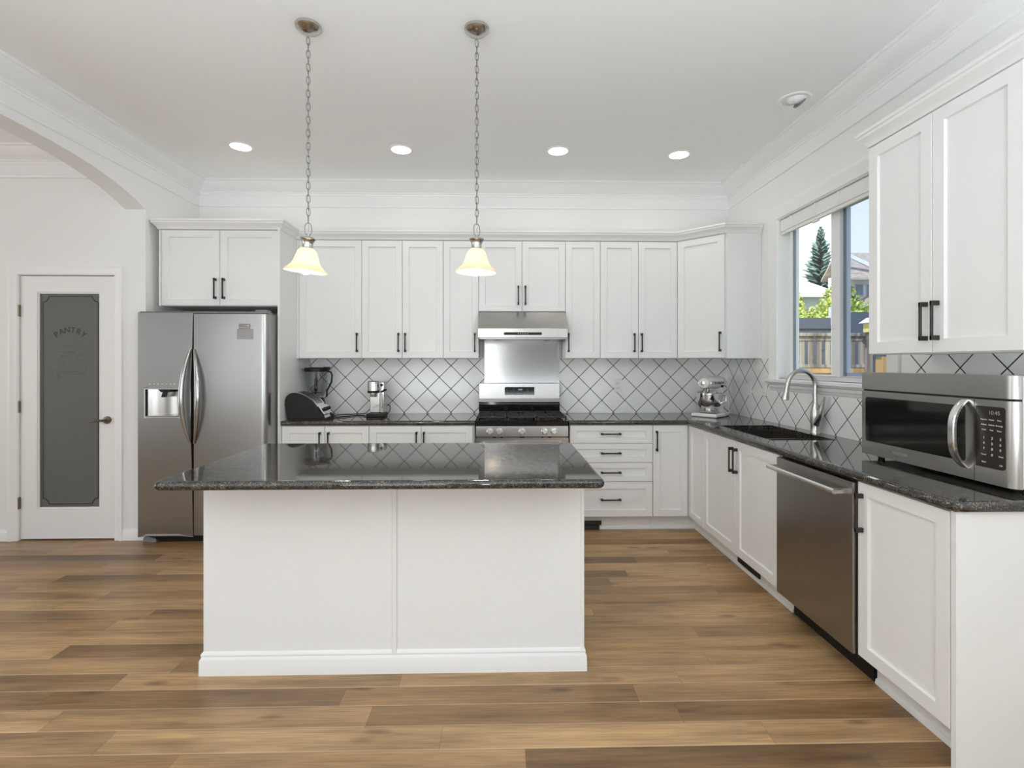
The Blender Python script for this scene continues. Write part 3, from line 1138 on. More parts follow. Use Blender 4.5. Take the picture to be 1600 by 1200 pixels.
ccx, ccy = (rx0 + rx1) / 2, (ry0 + ry1) / 2
for o, z in prof_e:
    ring = []
    for (x, y), i in zip(pp, range(len(pp))):
        a, b_ = pp[i - 1], pp[(i + 1) % len(pp)]
        tx, ty = b_[0] - a[0], b_[1] - a[1]
        tl2 = math.hypot(tx, ty)
        ring.append(it.bm.verts.new((x + ty / tl2 * o, y - tx / tl2 * o, z)))
    rings.append(ring)
for A, B in zip(rings, rings[1:]):
    for k in range(len(A)):
        j = (k + 1) % len(A)
        it.bm.faces.new([A[k], A[j], B[j], B[k]])
it.bm.faces.new(rings[0][::-1])
it.bm.faces.new(rings[-1])
tag(it.build('island_worktop', 'granite'), 'polished dark granite worktop overhanging the white island', 'countertop')

# ------------------------------------------------------------------ fridge
FXL, FXR, FYF = -2.768, -1.803, 3.900
fr = thing('refrigerator', 'stainless side-by-side fridge with water dispenser left of the counter', 'refrigerator', ((FXL + FXR) / 2, FYF, 0))
hw = (FXR - FXL) / 2
sx = -2.367 - (FXL + FXR) / 2
FB, FT = .060, 1.762
MB().box(-hw + .006, hw - .004, .075, .74, .02, FT + .004, .004, 1).build('cabinet_body', 'grey_side', fr)
MB().box(-hw, hw, .0, .10, FT + .004, FT + .018, .005, 2).build('top_cap', 'steel_fridge', fr)
MB().box(hw - .10, hw - .012, .02, .11, FT + .0175, FT + .034, .006, 2).build('hinge_cover', 'grey_plastic', fr)
vert_pick = lambda mid, d: abs(d.z) > .9
dxa, dxb, dza, dzb = -hw + .046, -hw + .300, .975, 1.182
ld = MB().cells([-hw, dxa, dxb, sx - .006], [FB, dza, dzb, FT], lambda i, j: not (i == 1 and j == 1), 'Y', 0, .07, .012, 4,
                lambda p, e_: p.y < .01 and (abs(p.x + hw) < .001 or abs(p.x - sx + .006) < .001 or abs(p.z - FB) < .001 or abs(p.z - FT) < .001))
ld = ld.build('freezer_door', 'steel_fridge', fr)
MB().box(sx - .0055, sx + .0055, .012, .074, FB, FT).build('door_seam_strip', 'gap_shade', fr)  # dark filler that paints the shaded seam between the doors
m = MB()
m.prism([(sx + .006, .07), (sx + .006, .004), (sx + .010, 0), (hw - .045, 0), (hw - .028, .003), (hw - .013, .010), (hw - .004, .022), (hw, .040), (hw, .07)], 'Z', FB, FT)
rd = m.build('fridge_door', 'steel_fridge', fr)
# dispenser: a recess with curved steel back, paddle, tray and bright trim
ds = MB()
ds.cells([dxa, dxb], [dza, dzb], lambda i, j: True, 'Y', .062, .066)
pts = []
for k in range(13):
    u = k / 12
    pts.append((dxa + (dxb - dxa) * u, .062 - .035 * (2 * u - 1) ** 2))
ds.prism(pts + [(dxb, .066), (dxa, .066)], 'Z', dza, dzb)
dsp = ds.build('dispenser_recess', 'steel', ld)
dsp['label'] = 'bright curved steel recess of the water dispenser'
MB().cells([dxa - .008, dxa, dxb, dxb + .008], [dza - .014, dza, dzb, dzb + .004], lambda i, j: not (i == 1 and j == 1), 'Y', -.004, .01, .002, 1).build('dispenser_trim', 'steel_bright', ld)
MB().box(dxa + .01, dxb - .01, -.010, .06, dza - .006, dza + .004, .003, 1).build('drip_tray', 'steel', ld)
pm = MB()
pm.prism([(-.052, 0), (.052, 0), (.030, -.022), (-.030, -.022)], 'Y', .012, .05)
pm.prism([(-.022, -.022), (.016, -.022), (.004, -.062), (-.034, -.062)], 'Y', .020, .026)
pm.build('dispenser_paddle', 'black_plastic', ld, ((dxa + dxb) / 2 + .01, 0, dzb))
pn = MB()
arc = [(dxa - .015 + (dxb - dxa + .03) * k / 12, dzb + .006 + .030 * (1 - (2 * k / 12 - 1) ** 2)) for k in range(13)]
pn.prism([(dxa - .02, 1.285), (dxa - .02, dzb + .006)] + arc + [(dxb + .02, dzb + .006), (dxb + .02, 1.285)], 'Y', -.003, .004)
cp = pn.build('control_strip', 'steel_fridge', ld)
for k in range(7):
    MB().box(-.004, .004, -.0008, 0, -.004, .004).build('button_mark', 'ink_white', cp, (dxa + .035 + k * .031, -.003, 1.222))
# bowed handles
def bow(side, name_parent):
    m_ = MB()
    rings_ = []
    for k in range(25):
        t = -1 + 2 * k / 24
        b = 1 - t * t
        z = 1.127 + .363 * t
        cx = side * (.014 + .048 * b)
        wdt = .007 + .014 * b
        yo = -.004 - .042 * b
        th_ = .008 + .006 * b
        rings_.append([m_.bm.verts.new((cx + wdt * math.cos(2 * PI * q / 14), yo + th_ * math.sin(2 * PI * q / 14), z)) for q in range(14)])
    for A, B in zip(rings_, rings_[1:]):
        for q in range(14):
            m_.bm.faces.new([A[q], A[(q + 1) % 14], B[(q + 1) % 14], B[q]])
    m_.bm.faces.new(rings_[0][::-1])
    m_.bm.faces.new(rings_[-1])
    m_.build('handle', 'steel_vertical', name_parent, (sx, 0, 0))


bow(-1, ld)
bow(1, rd)
gr = MB().box(-hw + .10, hw - .10, .035, .06, .012, .054)
for k in range(3):
    gr.box(-hw + .10, hw - .10, .025, .04, .018 + k * .012, .023 + k * .012)
gr.build('toe_grille', 'black_plastic', fr)
for s in (-1, 1):
    ft = MB()
    ft.prism([(s * (hw - .004), .0), (s * (hw - .115), .0), (s * (hw - .105), .030), (s * (hw - .05), .046), (s * (hw - .012), .040)], 'Y', .022, .12, .006, 2)
    ft.build('foot_cover', 'grey_plastic', fr)
MB().box(-hw + .02, hw - .02, .05, .60, 0.002, .03).build('base_pan', 'black_plastic', fr)
mc = thing('magnetic_clip', 'small dark magnetic clip on the fridge door above the grey card', 'clip', (-1.972, FYF - .0005, 1.645))
MB().box(-.042, .042, -.008, 0, 0, .040, .003, 2).build('clip_body', 'steel_dark', mc)
MB().box(-.040, .040, -.014, -.007, .020, .030, .003, 2).build('clip_bar', 'chrome', mc)
tag(MB().box(-.062, .062, -.0022, 0, -.078, 0).build('note_card', 'steel_dark', None, (-1.968, FYF - .0006, 1.644)), 'plain grey card held on the fridge door under a clip', 'card')

# ------------------------------------------------------------------ range
RX, RW = .170, .3725
rg = thing('gas_range', 'stainless freestanding gas range between the white base cabinets', 'range', (RX, 4.040, 0))
RD = YW - 4.040 - .010
MB().box(-RW + .002, RW - .002, .045, RD - .01, .03, .895).build('range_body', 'steel_dark', rg)
MB().box(-RW + .02, RW - .02, .06, .5, 0, .03).build('plinth', 'black_plastic', rg)
MB().prism([(.0, .790), (.0, .800), (.005, .874), (.045, .878), (.045, .790)], 'X', -RW, RW).build('control_panel', 'steel', rg)
for kx in (-.259, -.182, 0, .182, .257):
    k = MB()
    k.lathe([(0.028, 0), (.028, -.006), (.024, -.009), (.022, -.030), (.018, -.034), (0, -.034)], (0, 0, 0), 24, 'Y')
    k.box(-.004, .004, -.042, -.030, -.021, .021, .002, 1)
    k.build('knob', 'steel_bright', rg, (kx, .003, .832), (math.radians(-4), 0, 0))
od = MB().cells([-RW, -.27, .27, RW], [.20, .36, .64, .775], lambda i, j: not (i == 1 and j == 1), 'Y', .0, .045, .004, 2)
od = od.build('oven_door', 'steel', rg)
MB().box(-.27, .27, .006, .010, .36, .64).build('oven_window', 'black_glass', od)
oh = MB().tube([(-.33, -.045, .735), (.33, -.045, .735)], .013, 14)
for s in (-1, 1):
    oh.cyl((s * .31, -.045, .735), (s * .31, .002, .735), .010, seg=12)
oh.build('handle', 'steel_bright', od)
vt = MB().box(-RW, RW, .012, .05, .776, .789)
vt.build('vent_gap', 'black_plastic', rg)
vs_ = MB()
for a, b in ((-.365, -.235), (-.21, -.175), (-.155, -.02), (.02, .155), (.175, .21), (.235, .365)):
    vs_.box(a, b, .004, .02, .780, .785)
vs_.build('vent_slots', 'steel_dark', rg)
MB().box(-RW, RW, .045, .20, .06, .198, .004, 1).build('storage_drawer', 'steel', rg, (0, -.045, 0))
ck = MB().cells([-RW, -RW + .02, RW - .02, RW], [.012, .04, RD - .075], lambda i, j: True, 'Z', .880, .915, .010, 3,
                lambda p, e_: p.z > .90 and (p.y < .02 or abs(p.x) > RW - .001))
ck.build('cooktop', 'black_glass', rg)
for bxp, byp, br in ((-.235, .16, .05), (-.235, .40, .042), (0, .28, .055), (.235, .16, .045), (.235, .40, .05)):
    b = MB().lathe([(br + .012, 0), (br + .010, .006), (br, .008), (br, .016), (br - .006, .022), (0, .023)], (bxp, byp, .914))
    b.build('burner', 'cast_iron', rg)
for gx0, gx1 in ((-.366, -.126), (-.120, .120), (.126, .366)):
    g = MB()
    cxg = (gx0 + gx1) / 2
    z0, z1 = .936, .948
    for x in (gx0 + .006, gx1 - .006):
        g.box(x - .006, x + .006, .040, .535, z0, z1, .002, 1)
    for y in (.046, .285, .529):
        g.box(gx0, gx1, y - .006, y + .006, z0, z1, .002, 1)
    for y in (.165, .405):
        g.box(gx0, cxg - .03, y - .005, y + .005, z0, z1, .002, 1)
        g.box(cxg + .03, gx1, y - .005, y + .005, z0, z1, .002, 1)
        g.box(cxg - .005, cxg + .005, y - .115, y - .035, z0, z1, .002, 1)
        g.box(cxg - .005, cxg + .005, y + .035, y + .115, z0, z1, .002, 1)
    for x in (gx0 + .008, gx1 - .008):
        for y in (.05, .525):
            g.box(x - .007, x + .007, y - .007, y + .007, .914, .937)
    g.build('grate', 'cast_iron', rg)
bgd = MB().prism([(RD - .06, .890), (RD - .075, .96), (RD - .070, 1.030), (RD - .085, 1.034), (RD - .085, 1.055), (RD, 1.055), (RD, .890)], 'X', -RW, RW - .004)
bgd.build('rear_riser', 'black_glass', rg)
MB().box(-RW, RW - .004, RD - .087, RD - .0835, 1.028, 1.056).build('riser_trim', 'steel_dark', rg)
bg = MB().prism([(RD - .070, 1.055), (RD - .068, 1.197), (RD, 1.197), (RD, 1.055)], 'X', -RW, RW - .004, .002, 1).build('backguard', 'steel', rg)
dsp2 = MB().box(-.136, .136, -.003, .003, -.036, .036).build('display_panel', 'black_glass', bg, (0, RD - .0690, 1.127), (math.radians(-.8), 0, 0))
writing('clock_digits', '10:45', .018, 'digits', dsp2, (.005, -.0032, .013), FRONT)
for r in range(3):
    for c in range(3):
        writing('key_legend', str(r * 3 + c + 1), .011, 'ink_grey', dsp2, (-.112 + c * .026, -.0032, .016 - r * .016), FRONT)
for c, s_ in enumerate(('BAKE', 'BROIL', 'START')):
    writing('key_legend', s_, .007, 'ink_grey', dsp2, (-.02 + c * .030, -.0032, -.020), FRONT)
writing('key_legend', 'OFF', .009, 'ink_grey', dsp2, (.072, -.0032, .016), FRONT)
writing('key_legend', 'TIMER', .008, 'ink_grey', dsp2, (.076, -.0032, .000), FRONT)

# stainless sheet on the wall behind the range
tag(MB().box(-.155, .545, YW - .0125, YW - .0085, 1.198, 1.60).build('steel_splashback', 'steel_vertical'), 'plain stainless steel sheet on the wall between range and hood', 'splashback')

# ------------------------------------------------------------------ hood
hx0, hx1 = -.1935, .5595
hd_ = thing('range_hood', 'stainless under-cabinet range hood above the gas range', 'range hood', ((hx0 + hx1) / 2, 4.195, 1.585))
hwd = (hx1 - hx0) / 2
MB().prism([(.0, .012), (.0, .088), (.165, .242), (.47, .242), (.47, .012)], 'X', -hwd, hwd, .002, 1).build('hood_shell', 'steel', hd_)
MB().box(-hwd + .01, hwd - .01, .012, .46, .001, .0115).build('hood_underside', 'steel_dark', hd_)
hp = MB().box(-.160, .158, -.003, .001, .034, .056).build('control_panel', 'black_plastic', hd_)
for k in range(5):
    MB().box(-.004, .004, -.0008, 0, -.004, .004).build('button_mark', 'ink_grey', hp, (-.04 + k * .020, -.003, .045))
for s in (-1, 1):
    MB().lathe([(.028, -.003), (.028, 0), (0, 0)], (s * .22, .25, .001)).build('hood_lamp', 'grey_plastic', hd_)

# ------------------------------------------------------------------ dishwasher
dw = thing('dishwasher', 'stainless dishwasher built in between sink cabinet and end cabinet', 'dishwasher', (XB + .006, 2.7405, 0), -PI / 2)
MB().box(.004, .600, .012, DRT - .01, .11, .872).build('tub', 'black_plastic', dw)
dwd = MB().box(.0015, .6015, -.022, .012, .122, .866, .004, 2).build('dishwasher_door', 'steel_dishwasher', dw)
hb = MB().tube([(.020, -.078, .818), (.570, -.078, .818)], .0125, 16)
for x in (.030, .560):
    hb.box(x - .011, x + .011, -.078, -.020, .807, .829, .003, 1)
hb.build('handle', 'steel_bright', dwd)
MB().box(.004, .600, .075, .09, 0, .11).build('kick_plate', 'black_plastic', dw)
MB().box(.6025, .6075, -.004, .01, .11, .872).build('side_gap_strip', 'gap_shade', dw)  # dark strip painting the shade in the gap beside the door

# ------------------------------------------------------------------ sink and faucet
sk = thing('sink', 'dark double-bowl sink set into the granite under the window', 'sink', (SX0, SY0, CB - .20))
swx, swy = SX1 - SX0, SY1 - SY0
b_ = MB()
for y0, y1 in ((0, swy * .42), (swy * .46, swy)):
    pass
b_.cells([-.006, .002, swx - .002, swx + .006], [-.006, .002, swy * .42, swy * .46, swy - .002, swy + .006],
         lambda i, j: i in (0, 2) or j in (0, 2, 4), 'Z', .01, .198)
b_.box(-.006, swx + .006, -.006, swy + .006, 0, .012)
b_.build('basin', 'sink_composite', sk)
MB().box(-.004, swx + .004, swy * .42, swy * .46, .150, .185, .006, 2).build('divider', 'sink_composite', sk)
for yy in (swy * .2, swy * .73):
    MB().lathe([(.045, .012), (.045, .016), (.03, .018), (0, .015)], (swx * .55, yy, 0)).build('drain', 'chrome', sk)
fc = thing('faucet', 'brushed steel gooseneck faucet with side lever behind the sink', 'faucet', (2.080, 3.275, CT + .0005))
MB().lathe([(.031, 0), (.031, .006), (.029, .012), (.027, .05), (.030, .10), (.028, .14), (.021, .18), (.016, .20), (0, .20)]).build('faucet_body', 'nickel', fc)
pts = [(0, 0, .19), (0, 0, .30)]
for k in range(15):
    a = PI * k / 14 * 0.93
    pts.append((-.092 + .092 * math.cos(a), 0, .318 + .098 * math.sin(a)))
lx, _, lz = pts[-1]
pts.append((lx - .008, 0, lz - .035))
MB().tube(pts, .0145, 16).build('spout', 'nickel', fc)
MB().tube([(lx - .008, 0, lz - .034), (lx - .012, 0, lz - .062), (lx - .020, 0, lz - .105), (lx - .022, 0, lz - .118)], [.016, .017, .024, .022], 16).build('spray_head', 'nickel', fc)
MB().tube([(0, -.010, .06), (.004, -.045, .12), (.006, -.058, .17), (.008, -.072, .215), (.008, -.082, .245)], [.024, .023, .014, .009, .006], 14).build('lever', 'nickel', fc)

# ------------------------------------------------------------------ microwave
mw = thing('microwave', 'large stainless microwave standing on the worktop under the right wall cabinet', 'microwave', (1.800, 2.462, CT + .0005), -PI / 2)
MWW, MZ0, MZ1 = .744, .020, .420
MB().box(.006, MWW - .006, .03, .318, MZ0, MZ1 - .004).build('microwave_body', 'plastic_white', mw)
for x in (.05, MWW - .05):
    for y in (.06, .28):
        MB().cyl((x, y, 0), (x, y, MZ0 + .001), .014, .017, 14).build('foot', 'black_plastic', mw)
tp = MB().prism([(.0, 0), (.0, .03), (.018, .03), (.018, -.004), (.010, -.010), (.0, -.012)], 'Z', 0, .01)
tp.bm.free()


def front_band(z0, z1, x0, x1, round_right):
    m_ = MB()
    pts_ = [(x0, .03), (x0, .0)]
    if round_right:
        pts_ += [(x1 - .035, .0), (x1 - .018, .003), (x1 - .006, .012), (x1, .026), (x1, .03)]
    else:
        pts_ += [(x1, .0), (x1, .03)]
    m_.prism(pts_, 'Z', z0, z1)
    return m_


front_band(.337, MZ1, 0, MWW, True).build('vent_cover', 'steel', mw)
MB().box(.004, MWW - .004, .006, .032, .329, .3375).build('vent_gap', 'gap_shade', mw)
gx0, gx1, gz0, gz1 = .028, .555, .086, .298
md = MB().cells([0, gx0, gx1, .592], [MZ0, gz0, gz1, .329], lambda i, j: not (i == 1 and j == 1), 'Y', 0, .03).build('microwave_door', 'steel', mw)
wdm = MB()
r = .012
pr = []
for cx, cz, a0 in ((gx0 + r, gz0 + r, 180), (gx1 - r, gz0 + r, 270), (gx1 - r, gz1 - r, 0), (gx0 + r, gz1 - r, 90)):
    for k in range(6):
        a = math.radians(a0 + 90 * k / 5)
        pr.append((cx + r * math.cos(a) * 1.15, cz + r * math.sin(a) * 1.15))
wdm.prism(pr, 'Y', -.0015, .004)
wdm.build('door_window', 'black_glass', md)
hm = MB()
ringsm = []
for k in range(21):
    t = -1 + 2 * k / 20
    z = .192 + .132 * t
    yo = -.052 * (1 - abs(t) ** 3.2) - .002
    ringsm.append([hm.bm.verts.new((.556 + wq * .015, yo + tq * .006, z)) for wq, tq in ((-1, -.5), (-.7, -1), (.7, -1), (1, -.5), (1, 1), (-1, 1))])
for A, B in zip(ringsm, ringsm[1:]):
    for q in range(6):
        hm.bm.faces.new([A[q], A[(q + 1) % 6], B[(q + 1) % 6], B[q]])
hm.bm.faces.new(ringsm[0][::-1])
hm.bm.faces.new(ringsm[-1])
hm.build('handle', 'steel_bright', md)
writing('maker_name', 'FRIGIDAIRE', .017, 'ink_grey', md, (.235, -.0006, .053), FRONT)
front_band(MZ0, .329, .595, MWW, True).build('control_frame', 'steel', mw)
cpn = MB()
pr = []
px0, px1, pz0, pz1, r = .599, .712, .078, .305, .012
for cx, cz, a0 in ((px0 + .002, pz0 + .002, 180), (px1 - r, pz0 + r, 270), (px1 - r, pz1 - r, 0), (px0 + .002, pz1 - .002, 90)):
    for k in range(5):
        a = math.radians(a0 + 90 * k / 4)
        rr_ = r if cx > .65 else .002
        pr.append((cx + rr_ * math.cos(a), cz + rr_ * math.sin(a)))
cpn.prism(pr, 'Y', -.0016, .004)
cpn = cpn.build('keypad', 'panel_brown', mw)
writing('display_digits', '10:45', .020, 'ink_grey', cpn, (.672, -.0017, .282), FRONT)
for r in range(3):
    for c in range(3):
        writing('key_legend', ('Popcorn', 'Potato', 'Pizza', 'Reheat', 'Defrost', 'Beverage', 'Cook', 'Melt', 'Timer')[r * 3 + c], .0072, 'ink_white', cpn,
                (.633 + c * .029, -.0017, .256 - r * .019), FRONT)
        writing('key_digit', str(r * 3 + c + 1), .013, 'ink_white', cpn, (.633 + c * .031, -.0017, .188 - r * .020), FRONT)
for tx, xx, zz, ss in (('0', .664, .127, .013), ('Power', .633, .126, .0075), ('Clock', .697, .126, .0075), ('Start', .633, .098, .0085), ('Off', .697, .094, .0085)):
    writing('key_legend', tx, ss, 'ink_white', cpn, (xx, -.0017, zz), FRONT)

# ------------------------------------------------------------------ small appliances, left worktop
ts = thing('toaster', 'black long-slot toaster with sloping steel top at the left end of the counter', 'toaster', (-1.5625, 4.235, CT + .0005))
side = [(-.170, .012), (-.195, .130), (-.197, .160), (-.186, .192), (-.168, .212), (-.150, .222), (-.115, .224), (-.075, .214), (-.040, .200), (-.010, .182), (.020, .158), (.045, .128),
        (.062, .100), (.080, .062), (.096, .040), (.120, .030), (.120, .012)]
MB().prism(side, 'Y', -.115, -.092, .004, 1).build('side_panel', 'black_plastic', ts)
MB().prism(side, 'Y', .092, .115, .004, 1).build('side_panel', 'black_plastic', ts)
topm = MB()
topm.prism([(x, z + .003) for x, z in side[:12]] + [(.062, .098), (.075, .070), (.10, .034), (.112, .012)], 'Y', -.092, .092)
topm.build('steel_cover', 'steel_bright', ts)
for y in (-.055, -.020, .020, .055):
    sl_ = MB()
    for (xa, za), (xb, zb) in zip(side[6:11], side[7:12]):
        sl_.prism([(xa, za), (xb, zb), (xb + .001, zb + .0042), (xa + .001, za + .0042)], 'Y', y - .006, y + .006)
    sl_.build('bread_slot', 'gap_shade', ts)
cpz = MB().prism([(.060, .112), (.108, .040), (.116, .046), (.070, .118)], 'Y', -.088, .088, .002, 1).build('control_panel', 'steel_bright', ts)
for y in (-.05, 0, .05):
    MB().cyl((.090, y, .080), (.112, y, .094), .013, seg=16).build('knob', 'black_plastic', cpz)
MB().box(-.165, .13, -.105, .105, .0, .014).build('base', 'black_plastic', ts)

bd = thing('blender', 'food blender with clear jug, dark lid and black handle behind the toaster', 'blender', (-1.640, 4.500, CT + .0005))
MB().lathe([(.085, 0), (.085, .02), (.075, .10), (.062, .15), (.055, .158), (0, .158)]).build('motor_base', 'black_plastic', bd)
MB().lathe([(.052, .160), (.060, .175), (.082, .215), (.094, .270), (.100, .395), (.098, .395), (.092, .272), (.080, .218), (.058, .180), (0, .176)], seg=40).build('jug', 'jug_plastic', bd)
MB().lathe([(.104, .390), (.106, .398), (.106, .418), (.098, .426), (.05, .428), (0, .428)], seg=36).build('lid', 'black_plastic', bd)
MB().box(.06, .115, -.02, .02, .405, .432, .006, 2).build('spout_cap', 'black_plastic', bd)
MB().tube([(.095, 0, .395), (.125, 0, .385), (.135, 0, .36), (.130, 0, .30), (.108, 0, .255), (.090, 0, .22), (.086, 0, .165)], .0075, 10).build('handle', 'black_plastic', bd)
bl2 = MB().cyl((-.01, 0, .19), (-.01, 0, .37), .006).cyl((-.01, 0, .22), (-.01, 0, .33), .015, .013)
bl2.box(-.045, .045, -.006, .006, .200, .206, .002, 1)
bl2.build('blade_shaft', 'black_plastic', bd)

cf = thing('coffee_machine', 'compact steel espresso machine on the left counter below the wall cabinets', 'coffee machine', (-1.085, 4.44, CT))
MB().box(-.078, .066, -.095, .085, .0, .030, .005, 2).build('drip_tray', 'black_plastic', cf)
bt = MB().box(-.066, .022, -.02, .06, .030, .215, .006, 2).build('body_panel', 'steel', cf)
bt['label'] = 'grey steel body panel with a white sticker'
MB().box(.024, .064, -.045, .07, .030, .302, .008, 2).build('water_tank', 'steel_vertical', cf)
hd2 = MB().lathe([(0, .205), (.046, .205), (.050, .210), (.050, .222), (.049, .224), (.049, .300), (.044, .308), (0, .310)], (-.030, -.035, 0), 36).build('brew_head', 'steel_bright', cf)
MB().lathe([(.0502, .206), (.0506, .208), (.0506, .224), (.0502, .226)], (-.030, -.035, 0), 36).build('head_band', 'black_plastic', cf)
MB().lathe([(.0498, .300), (.0450, .309), (.0, .3105)], (-.030, -.035, 0), 36).build('head_cap', 'grey_plastic', cf)
MB().lathe([(0, .172), (.028, .172), (.030, .178), (.030, .206)], (-.030, -.035, 0), 24).build('filter_holder', 'chrome', cf)
MB().tube([(.040, -.05, .215), (.066, -.065, .226), (.088, -.075, .236)], [.007, .009, .010], 12).build('tap_lever', 'black_plastic', cf)
MB().lathe([(0, -.010), (.012, -.010), (.013, 0)], (.044, -.045, .275), 16, 'Y').build('steam_knob', 'black_plastic', cf)
MB().lathe([(.020, .302), (.020, .308), (.014, .314), (0, .315)], (.044, .01, 0), 20).build('tank_cap', 'plastic_white', cf)
MB().tube([(.050, -.055, .20), (.052, -.06, .15), (.050, -.062, .10), (.046, -.062, .075)], .004, 8).build('steam_wand', 'chrome', cf)
stk = MB().box(-.052, .018, -.0212, -.0198, .065, .103).build('sticker', 'plastic_white', bt)
for k, (xa, xb) in enumerate(((-.045, -.02), (-.035, .0), (-.012, .012))):
    MB().box(xa, xb, -.0218, -.0211, .074 + k * .008, .077 + k * .008).build('sticker_text', 'ink_grey', stk)


def cord(name, label, pts, r=.0035, material='black_plastic'):
    P_ = [Vector(p) for p in pts]
    out = []
    for i in range(len(P_) - 1):
        p0, p1, p2, p3 = P_[max(i - 1, 0)], P_[i], P_[i + 1], P_[min(i + 2, len(P_) - 1)]
        for k in range(8):
            t = k / 8
            out.append(.5 * ((2 * p1) + (p2 - p0) * t + (2 * p0 - 5 * p1 + 4 * p2 - p3) * t * t + (3 * p1 - p0 - 3 * p2 + p3) * t ** 3))
    out.append(P_[-1])
    return tag(MB().tube(out, r, 8).build(name, material), label, 'cord')


cord('power_cord', 'black power cord rising up the left side of the coffee machine',
     [(-1.48, 4.40, CT + .006), (-1.40, 4.50, CT + .008), (-1.31, 4.55, CT + .006), (-1.235, 4.58, CT + .012), (-1.190, 4.60, CT + .06), (-1.180, 4.60, CT + .14), (-1.176, 4.60, CT + .20)])
cord('power_cord', 'black power cord lying on the counter between toaster and coffee machine',
     [(-1.495, 4.30, CT + .005), (-1.42, 4.24, CT + .005), (-1.35, 4.30, CT + .005), (-1.28, 4.42, CT + .005), (-1.20, 4.40, CT + .005), (-1.145, 4.335, CT + .005), (-1.08, 4.315, CT + .005)])
cord('power_cord', 'black cord looped at the right side of the coffee machine',
     [(-1.006, 4.46, CT + .10), (-.985, 4.47, CT + .085), (-.985, 4.46, CT + .045), (-1.0, 4.43, CT + .02), (-1.00, 4.38, CT + .005), (-1.02, 4.335, CT + .005)])

# ------------------------------------------------------------------ stand mixer
mx = thing('stand_mixer', 'white stand mixer with steel bowl in the corner of the worktop', 'mixer', (1.885, 4.40, CT + .0005), math.radians(-50))
MB().prism([(-.115, -.19), (.115, -.19), (.115, -.02), (.085, .12), (-.085, .12), (-.115, -.02)], 'Z', .0, .032, .010, 3).build('base', 'enamel_white', mx)
MB().lathe([(.05, .032), (.075, .040), (.080, .05), (.070, .056), (.0, .056)], (0, -.09, 0)).build('bowl_clamp', 'chrome', mx)
MB().lathe([(.045, .052), (.060, .058), (.098, .105), (.108, .150), (.108, .205), (.112, .208), (.106, .210), (.104, .205), (.104, .150), (.094, .108), (0, .07)], (0, -.085, 0), 40).build('bowl', 'chrome', mx)
MB().tube([(.106, -.085, .19), (.150, -.085, .185), (.152, -.085, .14), (.104, -.085, .12)], .006, 10).build('bowl_handle', 'chrome', mx)
colm_ = MB()
ringc = []
for z, hwx, y0, y1 in ((.030, .055, .02, .115), (.08, .048, .035, .105), (.15, .045, .045, .105), (.250, .050, .035, .115)):
    ringc.append([colm_.bm.verts.new((hwx * math.cos(2 * PI * q / 20), (y0 + y1) / 2 + (y1 - y0) / 2 * math.sin(2 * PI * q / 20), z)) for q in range(20)])
for A, B in zip(ringc, ringc[1:]):
    for q in range(20):
        colm_.bm.faces.new([A[q], A[(q + 1) % 20], B[(q + 1) % 20], B[q]])
colm_.bm.faces.new(ringc[0][::-1])
colm_.bm.faces.new(ringc[-1])
colm_.build('column', 'enamel_white', mx)
hdm = MB()
ringh = []
for y, r1, zc in ((-.190, .028, .292), (-.185, .046, .292), (-.16, .057, .293), (-.06, .062, .296), (.06, .062, .296), (.12, .054, .293), (.145, .036, .290), (.150, .015, .288)):
    ringh.append([hdm.bm.verts.new((r1 * 1.0 * math.cos(2 * PI * q / 24), y, zc + r1 * .92 * math.sin(2 * PI * q / 24))) for q in range(24)])
for A, B in zip(ringh, ringh[1:]):
    for q in range(24):
        hdm.bm.faces.new([A[q], A[(q + 1) % 24], B[(q + 1) % 24], B[q]])
hdm.bm.faces.new(ringh[0][::-1])
hdm.bm.faces.new(ringh[-1])
mh = hdm.build('motor_head', 'enamel_white', mx)
tb_ = MB()
tb_.box(-.0640, .0640, -.165, .12, .282, .306, .004, 1)
bnd = tb_.build('trim_band', 'chrome', mh)
for s, rz_ in ((-1, -PI / 2), (1, PI / 2)):
    writing('band_lettering', 'KitchenAid', .032, 'ink', bnd, (s * .0645, -.03, .294), (PI / 2, 0, rz_), .0003, 1.15)
MB().cyl((0, -.105, .20), (0, -.105, .26), .024, .030, 20).build('beater_hub', 'chrome', mx)
MB().lathe([(.0, -.012), (.018, -.010), (.020, 0), (.020, .012)], (0, -.186, .292), 18, 'Y').build('hub_cap', 'chrome', mh)
MB().tube([(.052, .03, .262), (.068, .03, .264)], .010, 10).build('lock_lever', 'black_plastic', mh)
cord('power_cord', 'white power cord hanging down beside the stand mixer',
     [(1.99, 4.56, 1.20), (2.055, 4.56, 1.225), (2.075, 4.55, 1.15), (2.082, 4.55, 1.06), (2.08, 4.54, .99), (2.09, 4.55, CT + .006)], .004, 'plastic_white')


# ------------------------------------------------------------------ sockets and switches
def socket(label, loc, rz, switch=False, group=None):
    r_ = thing('light_switch' if switch else 'wall_socket', label, 'switch' if switch else 'socket', loc, rz, group)
    MB().box(-.036, .036, -.006, 0, -.060, .060, .003, 2).build('cover_plate', 'plastic_white', r_)
    if switch:
        MB().box(-.016, .016, -.011, -.005, -.033, .033, .002, 1).build('rocker', 'plastic_white', r_)
    else:
        for s in (-1, 1):
            q = MB().box(-.017, .017, -.008, -.005, s * .022 - .015, s * .022 + .015, .002, 1).build('outlet', 'plastic_white', r_)
            sl3 = MB().box(-.008, -.006, -.0086, -.0078, s * .022 - .004, s * .022 + .007).box(.006, .008, -.0086, -.0078, s * .022 - .004, s * .022 + .007)
            sl3.cyl((0, -.0086, s * .022 - .009), (0, -.0078, s * .022 - .009), .003, seg=8)
            sl3.build('slot', 'ink', q)


